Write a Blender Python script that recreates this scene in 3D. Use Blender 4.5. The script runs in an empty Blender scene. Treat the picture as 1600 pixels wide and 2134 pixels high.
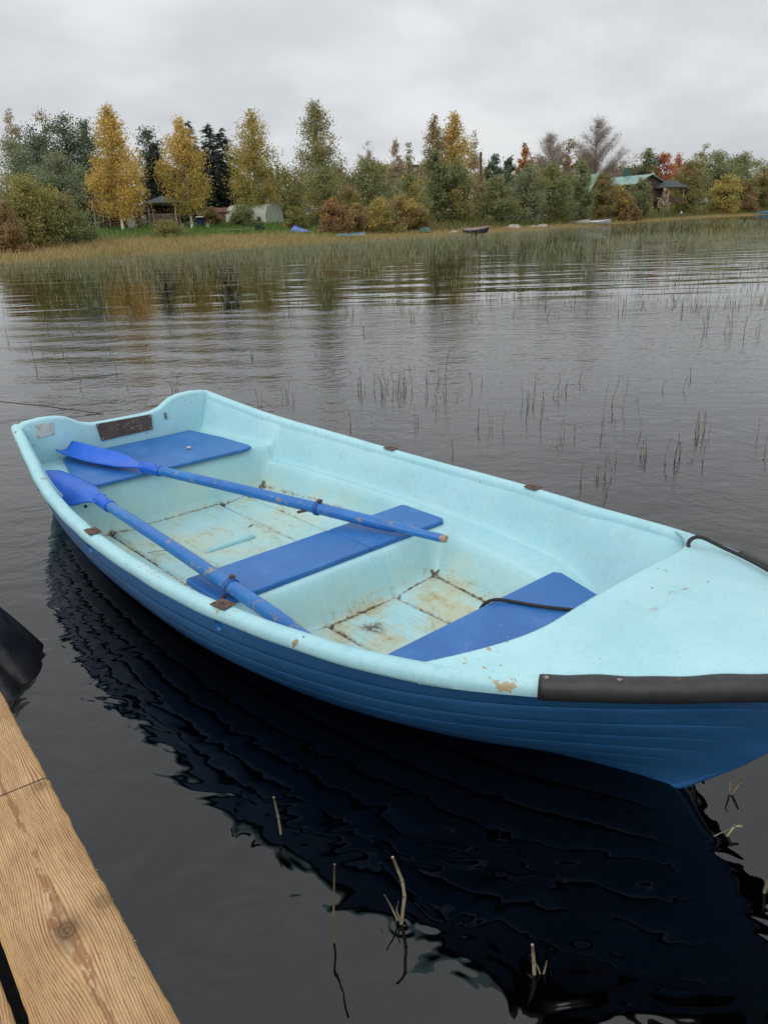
import bpy, math, random
import numpy as np
from mathutils import Vector, Matrix
R = math.radians
rng = np.random.default_rng(7)
random.seed(7)
scene = bpy.context.scene
COL = scene.collection

# ------------------------------------------------------------------ camera
CAM_H, PITCH, ROLL, F = 1.4, R(20.836), R(1.91), 1600.0
_F = np.array([0, math.cos(PITCH), -math.sin(PITCH)]); _U = np.array([0, math.sin(PITCH), math.cos(PITCH)]); _R = np.array([1., 0, 0])
_RC = math.cos(ROLL)*_R - math.sin(ROLL)*_U
_UC = math.sin(ROLL)*_R + math.cos(ROLL)*_U
cam_d = bpy.data.cameras.new('camera')
cam_d.sensor_fit = 'HORIZONTAL'; cam_d.sensor_width = 36; cam_d.lens = 36
cam_d.clip_start = 0.05; cam_d.clip_end = 4000
cam = bpy.data.objects.new('camera', cam_d); COL.objects.link(cam)
cam.matrix_world = Matrix(((_RC[0], _UC[0], -_F[0], 0), (_RC[1], _UC[1], -_F[1], 0), (_RC[2], _UC[2], -_F[2], CAM_H), (0, 0, 0, 1)))
scene.camera = cam

# ------------------------------------------------------------------ world and sun (overcast)
SKY_STRENGTH = 0.1
SUN_EL, SUN_AZ = R(36), R(208)        # azimuth measured from +Y clockwise: behind the viewer
SUN_STRENGTH, SUN_ANGLE = 1.2, R(50)
world = bpy.data.worlds.new('World'); scene.world = world; world.use_nodes = True
sun_d = bpy.data.lights.new('sun', 'SUN'); sun_d.energy = SUN_STRENGTH; sun_d.angle = SUN_ANGLE; sun_d.color = (1, .975, .94)
sun = bpy.data.objects.new('sun', sun_d); COL.objects.link(sun)
_sd = Vector((math.sin(SUN_AZ)*math.cos(SUN_EL), math.cos(SUN_AZ)*math.cos(SUN_EL), math.sin(SUN_EL)))
sun.rotation_euler = (-_sd).to_track_quat('-Z', 'Y').to_euler()
vs = scene.view_settings
vs.view_transform = 'Standard'; vs.look = 'None'; vs.exposure = 0.14; vs.gamma = 1.0; vs.use_curve_mapping = False
scene.render.engine = 'CYCLES'
scene.cycles.use_denoising = True
scene.cycles.max_bounces = 6; scene.cycles.diffuse_bounces = 3; scene.cycles.glossy_bounces = 4
scene.cycles.transparent_max_bounces = 8
scene.cycles.caustics_reflective = False; scene.cycles.caustics_refractive = False

# ------------------------------------------------------------------ shader helpers
class S:
    """a shader socket with arithmetic"""
    nt = None
    def __init__(s, sock): s.k = sock
    @staticmethod
    def m(op, *a):
        n = S.nt.nodes.new('ShaderNodeMath'); n.operation = op
        for i, x in enumerate(a):
            if isinstance(x, S): S.nt.links.new(x.k, n.inputs[i])
            else: n.inputs[i].default_value = float(x)
        return S(n.outputs[0])
    def __add__(s, o): return S.m('ADD', s, o)
    __radd__ = __add__
    def __sub__(s, o): return S.m('SUBTRACT', s, o)
    def __rsub__(s, o): return S.m('SUBTRACT', o, s)
    def __mul__(s, o): return S.m('MULTIPLY', s, o)
    __rmul__ = __mul__
    def __truediv__(s, o): return S.m('DIVIDE', s, o)
    def __pow__(s, o): return S.m('POWER', s, o)
def step(x, a, b):
    n = S.nt.nodes.new('ShaderNodeMapRange'); n.interpolation_type = 'SMOOTHSTEP'
    S.nt.links.new(x.k, n.inputs[0]); n.inputs[1].default_value = a; n.inputs[2].default_value = b
    return S(n.outputs[0])
def link(a, b): S.nt.links.new(a.k if isinstance(a, S) else a, b)
def coords(kind='Object'):
    return S(S.nt.nodes.new('ShaderNodeTexCoord').outputs[kind])
def world_pos():
    return S(S.nt.nodes.new('ShaderNodeNewGeometry').outputs['Position'])
def xyz(v):
    n = S.nt.nodes.new('ShaderNodeSeparateXYZ'); link(v, n.inputs[0]); return [S(o) for o in n.outputs]
def vec(x, y, z):
    n = S.nt.nodes.new('ShaderNodeCombineXYZ')
    for i, q in enumerate((x, y, z)):
        if isinstance(q, S): link(q, n.inputs[i])
        else: n.inputs[i].default_value = q
    return S(n.outputs[0])
def scaled(v, sx, sy, sz, loc=(0, 0, 0), rz=0):
    n = S.nt.nodes.new('ShaderNodeMapping'); link(v, n.inputs[0])
    n.inputs['Scale'].default_value = (sx, sy, sz); n.inputs['Location'].default_value = loc; n.inputs['Rotation'].default_value = (0, 0, rz)
    return S(n.outputs[0])
def noise(v, scale, detail=3, rough=.55, dist=0):
    n = S.nt.nodes.new('ShaderNodeTexNoise'); link(v, n.inputs['Vector'])
    n.inputs['Scale'].default_value = scale; n.inputs['Detail'].default_value = detail
    n.inputs['Roughness'].default_value = rough; n.inputs['Distortion'].default_value = dist
    return S(n.outputs['Fac'])
def voronoi(v, scale, rand=1):
    n = S.nt.nodes.new('ShaderNodeTexVoronoi'); link(v, n.inputs['Vector']); n.inputs['Scale'].default_value = scale
    n.inputs['Randomness'].default_value = rand
    return S(n.outputs['Distance'])
def mix(f, a, b):
    n = S.nt.nodes.new('ShaderNodeMix'); n.data_type = 'RGBA'
    for s_, x in ((n.inputs[0], f), (n.inputs[6], a), (n.inputs[7], b)):
        if isinstance(x, S): link(x, s_)
        elif isinstance(x, (int, float)): s_.default_value = x
        else: s_.default_value = (*x[:3], 1)
    return S(n.outputs[2])
def attr(name):
    n = S.nt.nodes.new('ShaderNodeAttribute'); n.attribute_name = name; return S(n.outputs['Color']), S(n.outputs['Fac'])
def bump(h, dist, strength=1.0, normal=None):
    n = S.nt.nodes.new('ShaderNodeBump'); link(h, n.inputs['Height']); n.inputs['Distance'].default_value = dist; n.inputs['Strength'].default_value = strength
    if normal: link(normal, n.inputs['Normal'])
    return S(n.outputs[0])
def material(name):
    m = bpy.data.materials.new(name); m.use_nodes = True; S.nt = m.node_tree
    b = m.node_tree.nodes['Principled BSDF']
    return m, b
def setp(b, **k):
    names = dict(color='Base Color', rough='Roughness', metal='Metallic', ior='IOR', spec='Specular IOR Level', normal='Normal', trans='Transmission Weight', alpha='Alpha', coat='Coat Weight')
    for key, v in k.items():
        s_ = b.inputs[names[key]]
        if isinstance(v, S): link(v, s_)
        elif isinstance(v, (tuple, list)): s_.default_value = (*v[:3], 1)
        else: s_.default_value = v
def simple(name, color, rough=.6, metal=0., var=.25, scale=8., bumpd=0., spec=.5):
    m, b = material(name); p = coords()
    n = noise(p, scale, 4, .6)
    c2 = tuple(c*(1-var) for c in color); c3 = tuple(min(1, c*(1+var*.6)) for c in color)
    setp(b, color=mix(step(n, .3, .7), c2, c3), rough=rough, metal=metal, spec=spec)
    if bumpd: setp(b, normal=bump(n, bumpd))
    return m

# sky: physical sky seen through an even, soft overcast deck
S.nt = world.node_tree
_bg = world.node_tree.nodes['Background']; _bg.inputs['Strength'].default_value = SKY_STRENGTH
_sky = world.node_tree.nodes.new('ShaderNodeTexSky'); _sky.sky_type = 'NISHITA'; _sky.sun_disc = False
_sky.sun_elevation = SUN_EL; _sky.sun_rotation = SUN_AZ
_dx, _dy, _dz = xyz(coords('Generated'))
_up = S.m('MAXIMUM', _dz, 0.0)
_den = _up + .30
_uv = vec(_dx/_den, _dy/_den, 0.3)
_c1 = noise(scaled(_uv, 1, .8, 1, (9.3, 4.7, 0)), 1.25, 4, .45, .2)
_c2 = noise(scaled(_uv, 1, 1, 1, (5.1, 3.7, 0)), 4.2, 4, .5, .2)
_cl = step(_c1*.65 + _c2*.35, .34, .64)
_cloud = mix(_cl, (5.0, 5.2, 5.45), (6.7, 6.85, 6.95))
_n = world.node_tree.nodes.new('ShaderNodeVectorMath'); _n.operation = 'SCALE'      # overcast luminance rises towards the zenith
link(mix(.96, S(_sky.outputs[0]), _cloud), _n.inputs[0]); link(_up*.85 + 1., _n.inputs['Scale'])
link(_n.outputs[0], _bg.inputs['Color'])

# ------------------------------------------------------------------ mesh helpers
def tag(o, label=None, cat=None, group=None, kind=None):
    for k, v in (('label', label), ('category', cat), ('group', group), ('kind', kind)):
        if v: o[k] = v
    return o
def empty(name, loc=(0, 0, 0), rz=0., label=None, cat=None, group=None):
    o = bpy.data.objects.new(name, None); COL.objects.link(o)
    o.location = loc; o.rotation_euler = (0, 0, rz); o.empty_display_size = .1
    return tag(o, label, cat, group)
def obj(name, verts, faces, mat, parent=None, smooth=True, attrs=None):
    me = bpy.data.meshes.new(name)
    verts = np.asarray(verts, dtype=np.float32)
    if isinstance(faces, np.ndarray):
        n, k = faces.shape
        me.vertices.add(len(verts)); me.vertices.foreach_set('co', verts.ravel())
        me.loops.add(n*k); me.loops.foreach_set('vertex_index', faces.astype(np.int32).ravel())
        me.polygons.add(n); me.polygons.foreach_set('loop_start', np.arange(0, n*k, k, dtype=np.int32))
        me.update(calc_edges=True)
    else:
        me.from_pydata(verts.tolist(), [], faces); me.update()
    if mat:
        for m in (mat if isinstance(mat, (list, tuple)) else [mat]): me.materials.append(m)
    if smooth: me.polygons.foreach_set('use_smooth', np.ones(len(me.polygons), bool))
    for an, av in (attrs or {}).items():
        av = np.asarray(av, dtype=np.float32)
        if av.ndim == 2:
            a = me.attributes.new(an, 'FLOAT_COLOR', 'POINT'); a.data.foreach_set('color', av.ravel())
        else:
            a = me.attributes.new(an, 'FLOAT', 'POINT'); a.data.foreach_set('value', av)
    me.validate()
    o = bpy.data.objects.new(name, me); COL.objects.link(o)
    if parent: o.parent = parent
    return o
def grid_faces(nu, nv, loop_v=False):
    i, j = np.meshgrid(np.arange(nu-1), np.arange(nv if loop_v else nv-1), indexing='ij')
    j2 = (j+1) % nv
    return np.stack([i*nv+j, (i+1)*nv+j, (i+1)*nv+j2, i*nv+j2], -1).reshape(-1, 4)
class MB:
    def __init__(s): s.v = []; s.f = []
    def add(s, v, f):
        k = len(s.v); s.v += [tuple(map(float, p)) for p in v]; s.f += [tuple(int(i)+k for i in q) for q in f]; return s
    def box(s, c, d, rz=0, rot=None):
        a = np.array([[x, y, z] for x in (-.5, .5) for y in (-.5, .5) for z in (-.5, .5)])*np.array(d)
        M = np.array(rot) if rot is not None else np.array([[math.cos(rz), -math.sin(rz), 0], [math.sin(rz), math.cos(rz), 0], [0, 0, 1]])
        return s.add(a@M.T+np.array(c), [(0, 1, 3, 2), (4, 6, 7, 5), (0, 4, 5, 1), (2, 3, 7, 6), (0, 2, 6, 4), (1, 5, 7, 3)])
    def bar(s, a, b, w, t):
        a, b = np.array(a, float), np.array(b, float); d = b-a; L = np.linalg.norm(d); d /= L
        u = np.cross(d, [0, 0, 1]); 
        if np.linalg.norm(u) < 1e-4: u = np.array([1., 0, 0])
        u /= np.linalg.norm(u); w_ = np.cross(u, d)
        return s.box((a+b)/2, (L, w, t), rot=np.stack([d, u, w_], 1))
    def tube(s, pts, rad, n=8, cap=True):
        P = np.array(pts, float); m = len(P); rad = np.broadcast_to(np.array(rad, float), (m,))
        T = np.gradient(P, axis=0); T /= np.linalg.norm(T, axis=1, keepdims=True)+1e-12
        u = np.cross(T[0], [0, 0, 1.]) if abs(T[0][2]) < .9 else np.cross(T[0], [1., 0, 0])
        u /= np.linalg.norm(u); V = []
        for i in range(m):
            u = u-T[i]*(u@T[i]); u /= np.linalg.norm(u); w = np.cross(T[i], u)
            for k in range(n):
                a = 2*math.pi*k/n; V.append(P[i]+rad[i]*(math.cos(a)*u+math.sin(a)*w))
        f = [tuple(q) for q in grid_faces(m, n, True)]
        if cap: f += [tuple(range(n))[::-1], tuple((m-1)*n+k for k in range(n))]
        return s.add(V, f)
    def poly(s, pts, z0, z1):
        """vertical prism over an outline of x, y points"""
        n = len(pts); v = [(x, y, z0) for x, y in pts]+[(x, y, z1) for x, y in pts]
        return s.add(v, [tuple(range(n))[::-1], tuple(range(n, 2*n))]+[(i, (i+1) % n, n+(i+1) % n, n+i) for i in range(n)])
    def build(s, name, mat, parent=None, smooth=False, bevel=0, seg=2):
        o = obj(name, s.v, s.f, mat, parent, smooth)
        if bevel:
            b = o.modifiers.new('bevel', 'BEVEL'); b.width = bevel; b.segments = seg; b.limit_method = 'ANGLE'; b.angle_limit = R(35)
        return o
def sm(x, a, b):
    t = np.clip((x-a)/(b-a), 0, 1); return t*t*(3-2*t)
def cubic(x, y, q):
    x, y, q = np.asarray(x, float), np.asarray(y, float), np.asarray(q, float)
    n = len(x); h = np.diff(x); A = np.zeros((n, n)); B = np.zeros(n); A[0, 0] = A[-1, -1] = 1
    for i in range(1, n-1):
        A[i, i-1] = h[i-1]; A[i, i] = 2*(h[i-1]+h[i]); A[i, i+1] = h[i]; B[i] = 3*((y[i+1]-y[i])/h[i]-(y[i]-y[i-1])/h[i-1])
    c = np.linalg.solve(A, B); b = np.diff(y)/h-h*(2*c[:-1]+c[1:])/3; d = np.diff(c)/(3*h)
    k = np.clip(np.searchsorted(x, q)-1, 0, n-2); dx = q-x[k]
    return y[k]+b[k]*dx+c[k]*dx**2+d[k]*dx**3
def ray(px, py): return (px-800)/F*_RC+(1067-py)/F*_UC+_F
def on_plane(px, py, z=0.):
    d = ray(px, py); return np.array([0, 0, CAM_H])+d*((z-CAM_H)/d[2])
def at_depth(px, py, D):
    d = ray(px, py); return np.array([0, 0, CAM_H])+d*(D/d[1])
def to_px(P):
    D = np.asarray(P)-np.array([0, 0, CAM_H]); z = D@_F
    return 800+F*(D@_RC)/z, 1067-F*(D@_UC)/z

# ------------------------------------------------------------------ materials
def mat_water():
    m, b = material('lake_water'); p = world_pos(); x, y, z = xyz(p)
    calm = step(y + noise(p, .25, 3)*5, 14.5, 17.5)          # the reed bed damps the small waves
    right = step(x - y*.16, -1.2, 1.6)
    near = 1 - step(y, 1.6, 4.2)
    rip = noise(scaled(p, 1, 1.25, 1, rz=.35), 7.5, 2.2, .5, .4)
    soft = noise(scaled(p, 1, 1.25, 1, rz=.4), 5.2, 1.8, .45, .8)
    patch = noise(p, 1.1, 2)
    fine = noise(scaled(p, 1, 1.5, 1, rz=-.3), 21., 2, .5)
    mid = noise(scaled(p, 1, 1.6, 1, rz=.2), 2.1, 2, .5, .3)
    long_ = noise(scaled(p, .28, 1.0, 1, rz=.06), 1.0, 2, .5)
    wake = S.m('SINE', y*6.2 + x*1.3 + noise(p, .6, 2)*7)
    wk = wake * step(x, 1.0, -3.0) * step(y, 4.8, 6.6) * (1-calm)
    h = soft*near*(patch*.013 + .001) + (rip*.0052*(1-near*.93) + fine*.0022*(1-near*.97) + mid*.008*(1-near*.55))*(1-calm*.93) + long_*(.010+calm*.030) + wk*.0038
    for cx, cy, k in ((.012, 1.212, 1.0), (.283, 1.112, 1.), (-.29, 1.535, .6), (-1.62, 3.55, 1.3)):
        d = S.m('SQRT', (x-cx)*(x-cx) + (y-cy)*(y-cy))
        h = h + S.m('SINE', d*330. + rip*5.)*S.m('EXPONENT', d*-32.)*step(mid, .35, .62)*(.00016*k)
    setp(b, color=(.0004, .0005, .0006), rough=.015, ior=1.54, normal=bump(h, 1.0))
    return m
def mat_ground():
    m, b = material('meadow_ground'); p = world_pos()
    f, fac = attr('inland'); n = noise(p, .35, 5, .6); n2 = noise(p, 3., 4)
    tan = mix(n2, (.16, .115, .045), (.24, .18, .08)); green = mix(n2, (.05, .085, .02), (.08, .12, .03))
    setp(b, color=mix(step(fac + (n-.5)*9, 9, 15), tan, green), rough=.9, spec=.1, normal=bump(n2, .05))
    return m
def mat_leaf(name, transl=.4, rough=.65):
    m, b = material(name); c, _ = attr('col'); nt = m.node_tree
    setp(b, color=c, rough=rough, spec=.25)
    t = nt.nodes.new('ShaderNodeBsdfTranslucent'); link(c, t.inputs[0])
    mx = nt.nodes.new('ShaderNodeMixShader'); mx.inputs[0].default_value = transl
    nt.links.new(b.outputs[0], mx.inputs[1]); nt.links.new(t.outputs[0], mx.inputs[2])
    nt.links.new(mx.outputs[0], nt.nodes['Material Output'].inputs[0])
    return m
def mat_bark(name, a, c, birch=False):
    m, b = material(name); p = coords()
    n = noise(scaled(p, 1, 1, .35 if not birch else 3.), 6., 4)
    setp(b, color=mix(step(n, .5, .62) if birch else n, a, c), rough=.85, spec=.2); return m
CYAN = (.325, .585, .635)
def mat_paint(name, dirt=False, worn=1.):
    m, b = material(name); p = coords()
    n1 = noise(p, 3.5, 5, .6); n2 = noise(p, 38, 5, .65); n3 = noise(scaled(p, 1, 2.2, 1), 90, 3, .6)
    c = mix(step(n1, .3, .7), (CYAN[0]*.93, CYAN[1]*.95, CYAN[2]*.96), (CYAN[0]*1.12, CYAN[1]*1.04, CYAN[2]*1.03))
    c = mix(step(n2*.4+n3*.6, .47, .66)*.28*worn, c, (.20, .38, .40))
    c = mix(step(noise(p, 16, 5, .7), .44, .66)*.14, c, (.46, .66, .68))
    v = voronoi(p, 13)*.6 + noise(p, 45, 4, .7)*.5
    chips = step(v, .335, .320) * step(noise(p, 2.7, 2), .55, .62) * (0. if dirt else 1.)
    c = mix(chips*worn, c, (.26, .21, .13))
    scuff = step(noise(scaled(p, 4, 22, 6), 3.2, 6, .72), .70, .76)*step(noise(p, 5, 2), .45, .62)
    c = mix(scuff*.8*worn, c, (.17, .24, .24))
    hair = step(noise(scaled(p, 1, 5, 2, rz=.5), 26., 6, .75), .69, .73)*step(noise(p, 4.3, 2), .46, .60)
    c = mix(hair*.65*worn, c, (.13, .17, .17))
    if not dirt:
        px_, py_, _z = xyz(p)
        for cx, cy, rx, ry, k_ in ((3.13, -.50, .075, .035, .185), (2.99, -.46, .10, .05, .20), (3.05, -.30, .03, .20, .17), (1.85, -.72, .14, .05, .17), (2.30, -.71, .16, .05, .14), (3.20, .30, .25, .25, .06)):
            zone = S.m('EXPONENT', ((px_-cx)*(px_-cx))*(-1/rx**2) + ((py_-cy)*(py_-cy))*(-1/ry**2))
            c = mix(step(noise(scaled(p, 1, 1.8, 1, (cx, 0, 0)), 34, 4, .6) + zone*k_, .735, .755), c, (.36, .29, .17))
        c = mix(step(voronoi(p, 10.5) + noise(p, 80, 2)*.03, .052, .040), c, (.05, .055, .055))
    if dirt:
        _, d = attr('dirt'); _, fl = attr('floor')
        g = noise(p, 9, 6, .7); g2 = noise(p, 60, 4, .7); g3 = noise(p, 3.0, 4, .6)
        c = mix(step(g3*.7+g*.4, .40, .74)*fl*.9, c, (.50, .57, .43))
        stk = noise(scaled(p, 2.2, 26, 4), 2.4, 6, .7)
        on = step(fl, .85, .99)
        c = mix(step(stk*.7+g*.35, .52, .68)*on*.6, c, (.32, .32, .20))
        c = mix(step(fl, 1.05, 1.2)*step(g*.6+g3*.5, .45, .65)*.62, c, (.40, .37, .20))
        c = mix(step(g*.5+g2*.5, .53, .63)*on*.55, c, (.25, .19, .09))
        grime = step(noise(scaled(p, 1, 1, 2), 6., 6, .72), .50, .72)
        c = mix(grime*.38*(1-fl*.5), c, (.30, .42, .38))
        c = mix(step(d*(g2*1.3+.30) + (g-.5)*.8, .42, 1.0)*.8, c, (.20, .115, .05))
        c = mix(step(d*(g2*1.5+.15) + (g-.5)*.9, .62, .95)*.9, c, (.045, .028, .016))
    ht = n2*.5+n3*.5
    setp(b, color=c, rough=step(n2, .2, .8)*.25+.32, spec=.45, normal=bump(ht, .0022, .8))
    return m
def mat_hull():
    m, b = material('hull_paint'); p = coords()
    n = noise(scaled(p, 1, 1, 3), 2.2, 5, .6); n2 = noise(p, 40, 4)
    sc = step(noise(scaled(p, 2, 2, 30), 4., 5, .7), .70, .74)
    c = mix(step(n, .35, .7), (.022, .110, .27), (.034, .142, .34))
    c = mix(sc*.35, c, (.16, .25, .36))
    setp(b, color=c, rough=step(n, .2, .9)*.2+.2, spec=.5, normal=bump(n*.9+n2*.1, .0015, .4)); return m
def mat_blue_board(name, base, wear=1., rough=.38):
    m, b = material(name); p = coords()
    n = noise(p, 4, 5, .6); n2 = noise(scaled(p, 1, 1, 1), 70, 4, .7)
    c = mix(step(n, .3, .75), tuple(q*.86 for q in base), tuple(min(1, q*1.12) for q in base))
    dust = step(n*.55+n2*.45, .48, .68)
    c = mix(dust*.32*wear, c, (.22, .30, .36))
    v = voronoi(p, 28) + noise(p, 60, 2)*.25
    c = mix(step(v, .20, .17)*step(noise(p, 6, 2), .55, .62)*wear, c, (.38, .44, .45))
    scr = step(noise(scaled(p, 3, 34, 3, rz=.4), 3., 5, .75), .66, .71)*step(noise(p, 3.1, 2), .42, .6)
    c = mix(scr*.4*wear, c, (.25, .36, .48))
    setp(b, color=c, rough=step(n*.5+n2*.5, .3, .7)*.25+rough-.08, spec=.45, normal=bump(n2, .0012)); return m
def mat_oar():
    m, b = material('oar_paint'); p = coords(); _, along = attr('along')
    n = noise(p, 14, 5, .7); n2 = noise(scaled(p, 1, 1, 1), 65, 4, .7); n3 = noise(p, 4., 3)
    c = mix(step(n3, .3, .7), (.010, .115, .38), (.022, .165, .46))
    ch = step(n*.55+n2*.45, .555, .60)*step(noise(p, 7., 3), .42, .56)
    c = mix(step(n2, .45, .7)*.35, c, (.06, .16, .42))
    c = mix(ch, c, (.27, .235, .19))
    c = mix(step(along + (n2-.5)*.03, .984, .992), c, (.36, .24, .13))
    setp(b, color=c, rough=.36, spec=.5, normal=bump(ch*-1., .0008)); return m
def mat_wood():
    m, b = material('larch_wood'); p = coords(); x, y, z = xyz(p)
    knots = ((-.646, .064, .015, .75), (-.279, .070, .018, .7), (-.26, .005, .021, 1.15), (-.335, .012, .008, .3), (-.98, .03, .014, 1.), (-.62, -.045, .008, .5))
    phi = y + (noise(scaled(p, .7, 2, 1), 2.0, 2)-.5)*.016 + (noise(scaled(p, 7, 60, 1), 2.2, 4)-.5)*.0035
    ring = None; dark = None
    for kx, ky, r_, a in knots:
        dx = (x-kx)*.42; dy = y-ky
        d2 = dx*dx + dy*dy
        fall = S.m('EXPONENT', d2*(-1/(2.6*r_)**2))
        phi = phi - dy*fall*.80*a
        kd = S.m('SQRT', ((x-kx)*.8)*((x-kx)*.8) + dy*dy)
        core = step(kd + (noise(p, 60, 2)-.5)*.006, r_*.95, r_*.55)*a
        sh = step(kd + (noise(p, 25, 3)-.5)*.02, r_*2.1, r_*.6)*a
        dark = sh*.45 + core*.35 if dark is None else S.m('MAXIMUM', dark, sh*.45 + core*.35)
        ring = core if ring is None else S.m('MAXIMUM', ring, core)
    lines = S.m('SINE', phi*1500.)*.5+.5
    lw = noise(scaled(p, 3, 40, 1), 3., 3)
    fib = noise(scaled(p, 6, 220, 4), 2.0, 4, .7)
    base = mix(step(noise(p, 7., 4), .3, .7), (.46, .275, .13), (.58, .375, .195))
    c = mix(step(lines, .45, .95)*step(lw, .22, .7)*.9, base, (.19, .095, .042))
    c = mix(step(fib, .50, .75)*.35, c, (.52, .38, .25))
    # heart streak down the middle
    hb = S.m('ABSOLUTE', phi-.008 + (noise(scaled(p, 1, 1, 1), 9., 4)-.5)*.030)
    heart = step(hb, .0070, .0045)
    flake = step(noise(scaled(p, 1, 2.4, 1), 24., 4, .6), .46, .50)
    c = mix(heart*flake*.7, c, (.27, .125, .058))
    c = mix(heart*(1-flake)*.35, c, (.47, .35, .23))
    c = mix(step(noise(scaled(p, 2, 9, 1), 5., 5, .7), .52, .68)*.30, c, (.235, .165, .11))
    edge = step(S.m('ABSOLUTE', y) + (noise(p, 14, 3)-.5)*.02, .066, .085)
    c = mix(edge*.45, c, (.46, .28, .10))
    c = mix(dark*(noise(scaled(p, 4, 30, 1), 6., 4, .7)*.9+.5), c, (.10, .058, .028))
    kr = S.m('SINE', S.m('SQRT', ((x+.26)*.8)*((x+.26)*.8)+(y-.005)*(y-.005))*900.)*.5+.5
    c = mix(step(kr + (noise(p, 120, 3)-.5)*1.2, .5, .9)*ring*.35, c, (.30, .17, .085))
    spots = step(noise(p, 75, 3), .70, .74)*step(noise(p, 6, 2), .5, .6)
    c = mix(spots*.7, c, (.10, .06, .035))
    # pencil line ruled square across the board
    ln = step(S.m('ABSOLUTE', x + .666 + (noise(p, 40, 3)-.5)*.0035), .0028, .0016)
    c = mix(ln*.85, c, (.030, .016, .024))
    setp(b, color=c, rough=.8, spec=.2, normal=bump(lines*-.5 + fib*.8, .0026, 1.)); return m
M = {}
M['water'] = mat_water(); M['ground'] = mat_ground()
M['leaf'] = mat_leaf('foliage'); M['needle'] = mat_leaf('needles', .1, .6); M['blade'] = mat_leaf('grass_blades', .25)
M['bark'] = mat_bark('dark_bark', (.035, .03, .025), (.11, .095, .08)); M['birch_bark'] = mat_bark('birch_bark', (.62, .60, .56), (.06, .05, .045), True)
M['greybark'] = mat_bark('grey_bark', (.10, .085, .075), (.2, .17, .15))
M['deck'] = mat_paint('deck_paint', False, .7); M['rim'] = mat_paint('rim_paint', False, 1.25); M['liner'] = mat_paint('liner_paint', True, 1.)
M['hull'] = mat_hull()
M['board'] = mat_blue_board('seat_paint', (.014, .125, .39)); M['oar'] = mat_oar()
M['blade_plastic'] = mat_blue_board('blade_plastic', (.008, .105, .56), .25, .3)
M['rubber'] = simple('black_rubber', (.022, .022, .023), .55, 0, .3, 30, .0008)
M['film'] = simple('black_film', (.016, .016, .017), .30, 0, .4, 9, .006)
M['rust'] = simple('rusty_steel', (.11, .06, .04), .6, .3, .5, 60, .001)
M['steel'] = simple('screw_steel', (.35, .32, .28), .4, .8, .3, 200)
M['plate_white'] = simple('pale_metal_plate', (.55, .57, .52), .4, .2, .12, 30)
M['plywood'] = simple('brown_laminate', (.085, .056, .042), .4, 0, .4, 18)
M['scratch'] = simple('scratched_laminate', (.35, .30, .24), .7)
M['rope'] = simple('black_cord', (.018, .018, .02), .8, 0, .4, 150, .002)
M['stone'] = simple('stone', (.30, .27, .24), .85, 0, .3, 5, .03)
M['wood'] = mat_wood()
M['reed'] = simple('dead_reed', (.19, .155, .10), .8, 0, .45, 25); M['reed_pale'] = simple('pale_reed', (.30, .265, .17), .75, 0, .35, 40)
M['log'] = simple('log_wall', (.19, .095, .042), .75, 0, .35, 3); M['timber'] = simple('grey_timber', (.24, .20, .165), .85, 0, .3, 3)
M['dark_roof'] = simple('dark_shingle', (.045, .058, .056), .85, 0, .25, 5); M['green_roof'] = simple('green_sheet_roof', (.17, .29, .25), .45, .1, .2, .7)
M['pale_wood'] = simple('pale_lattice', (.38, .28, .21), .8, 0, .2, 4); M['red'] = simple('red_shed', (.16, .055, .04), .8, 0, .25, 3)
M['dark'] = simple('dark_interior', (.012, .012, .013), .8); M['brown_wall'] = simple('brown_wall', (.085, .05, .035), .8, 0, .3, 2)
M['window'] = simple('window_glass', (.03, .035, .04), .1, 0, .1); M['tarp'] = simple('blue_tarp', (.10, .17, .48), .6, 0, .25, 3)
M['grey'] = simple('grey_render', (.33, .33, .33), .85, 0, .15, 1); M['white'] = simple('white_paint', (.52, .53, .54), .5, 0, .1, 3)
M['boat_blue'] = simple('sky_blue_paint', (.08, .27, .50), .5, 0, .2, 3); M['boat_green'] = simple('green_paint', (.03, .12, .085), .5, 0, .2, 3)
M['boat_dark'] = simple('dark_tarred_wood', (.05, .06, .065), .6, 0, .3, 3); M['boat_pink'] = simple('faded_pink_board', (.24, .19, .18), .7, 0, .2, 3)
M['barrel'] = simple('blue_plastic', (.012, .028, .12), .4, 0, .2, 3)
def mat_film():
    m, b = material('greenhouse_film'); nt = m.node_tree; p = coords(); n = noise(p, 1.2, 4)
    setp(b, color=mix(n, (.50, .55, .45), (.70, .74, .64)), rough=.3)
    t = nt.nodes.new('ShaderNodeBsdfTransparent'); t.inputs[0].default_value = (.8, .88, .78, 1)
    mx = nt.nodes.new('ShaderNodeMixShader'); mx.inputs[0].default_value = .35
    nt.links.new(b.outputs[0], mx.inputs[1]); nt.links.new(t.outputs[0], mx.inputs[2]); nt.links.new(mx.outputs[0], nt.nodes['Material Output'].inputs[0])
    return m
M['film_clear'] = mat_film()

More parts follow.
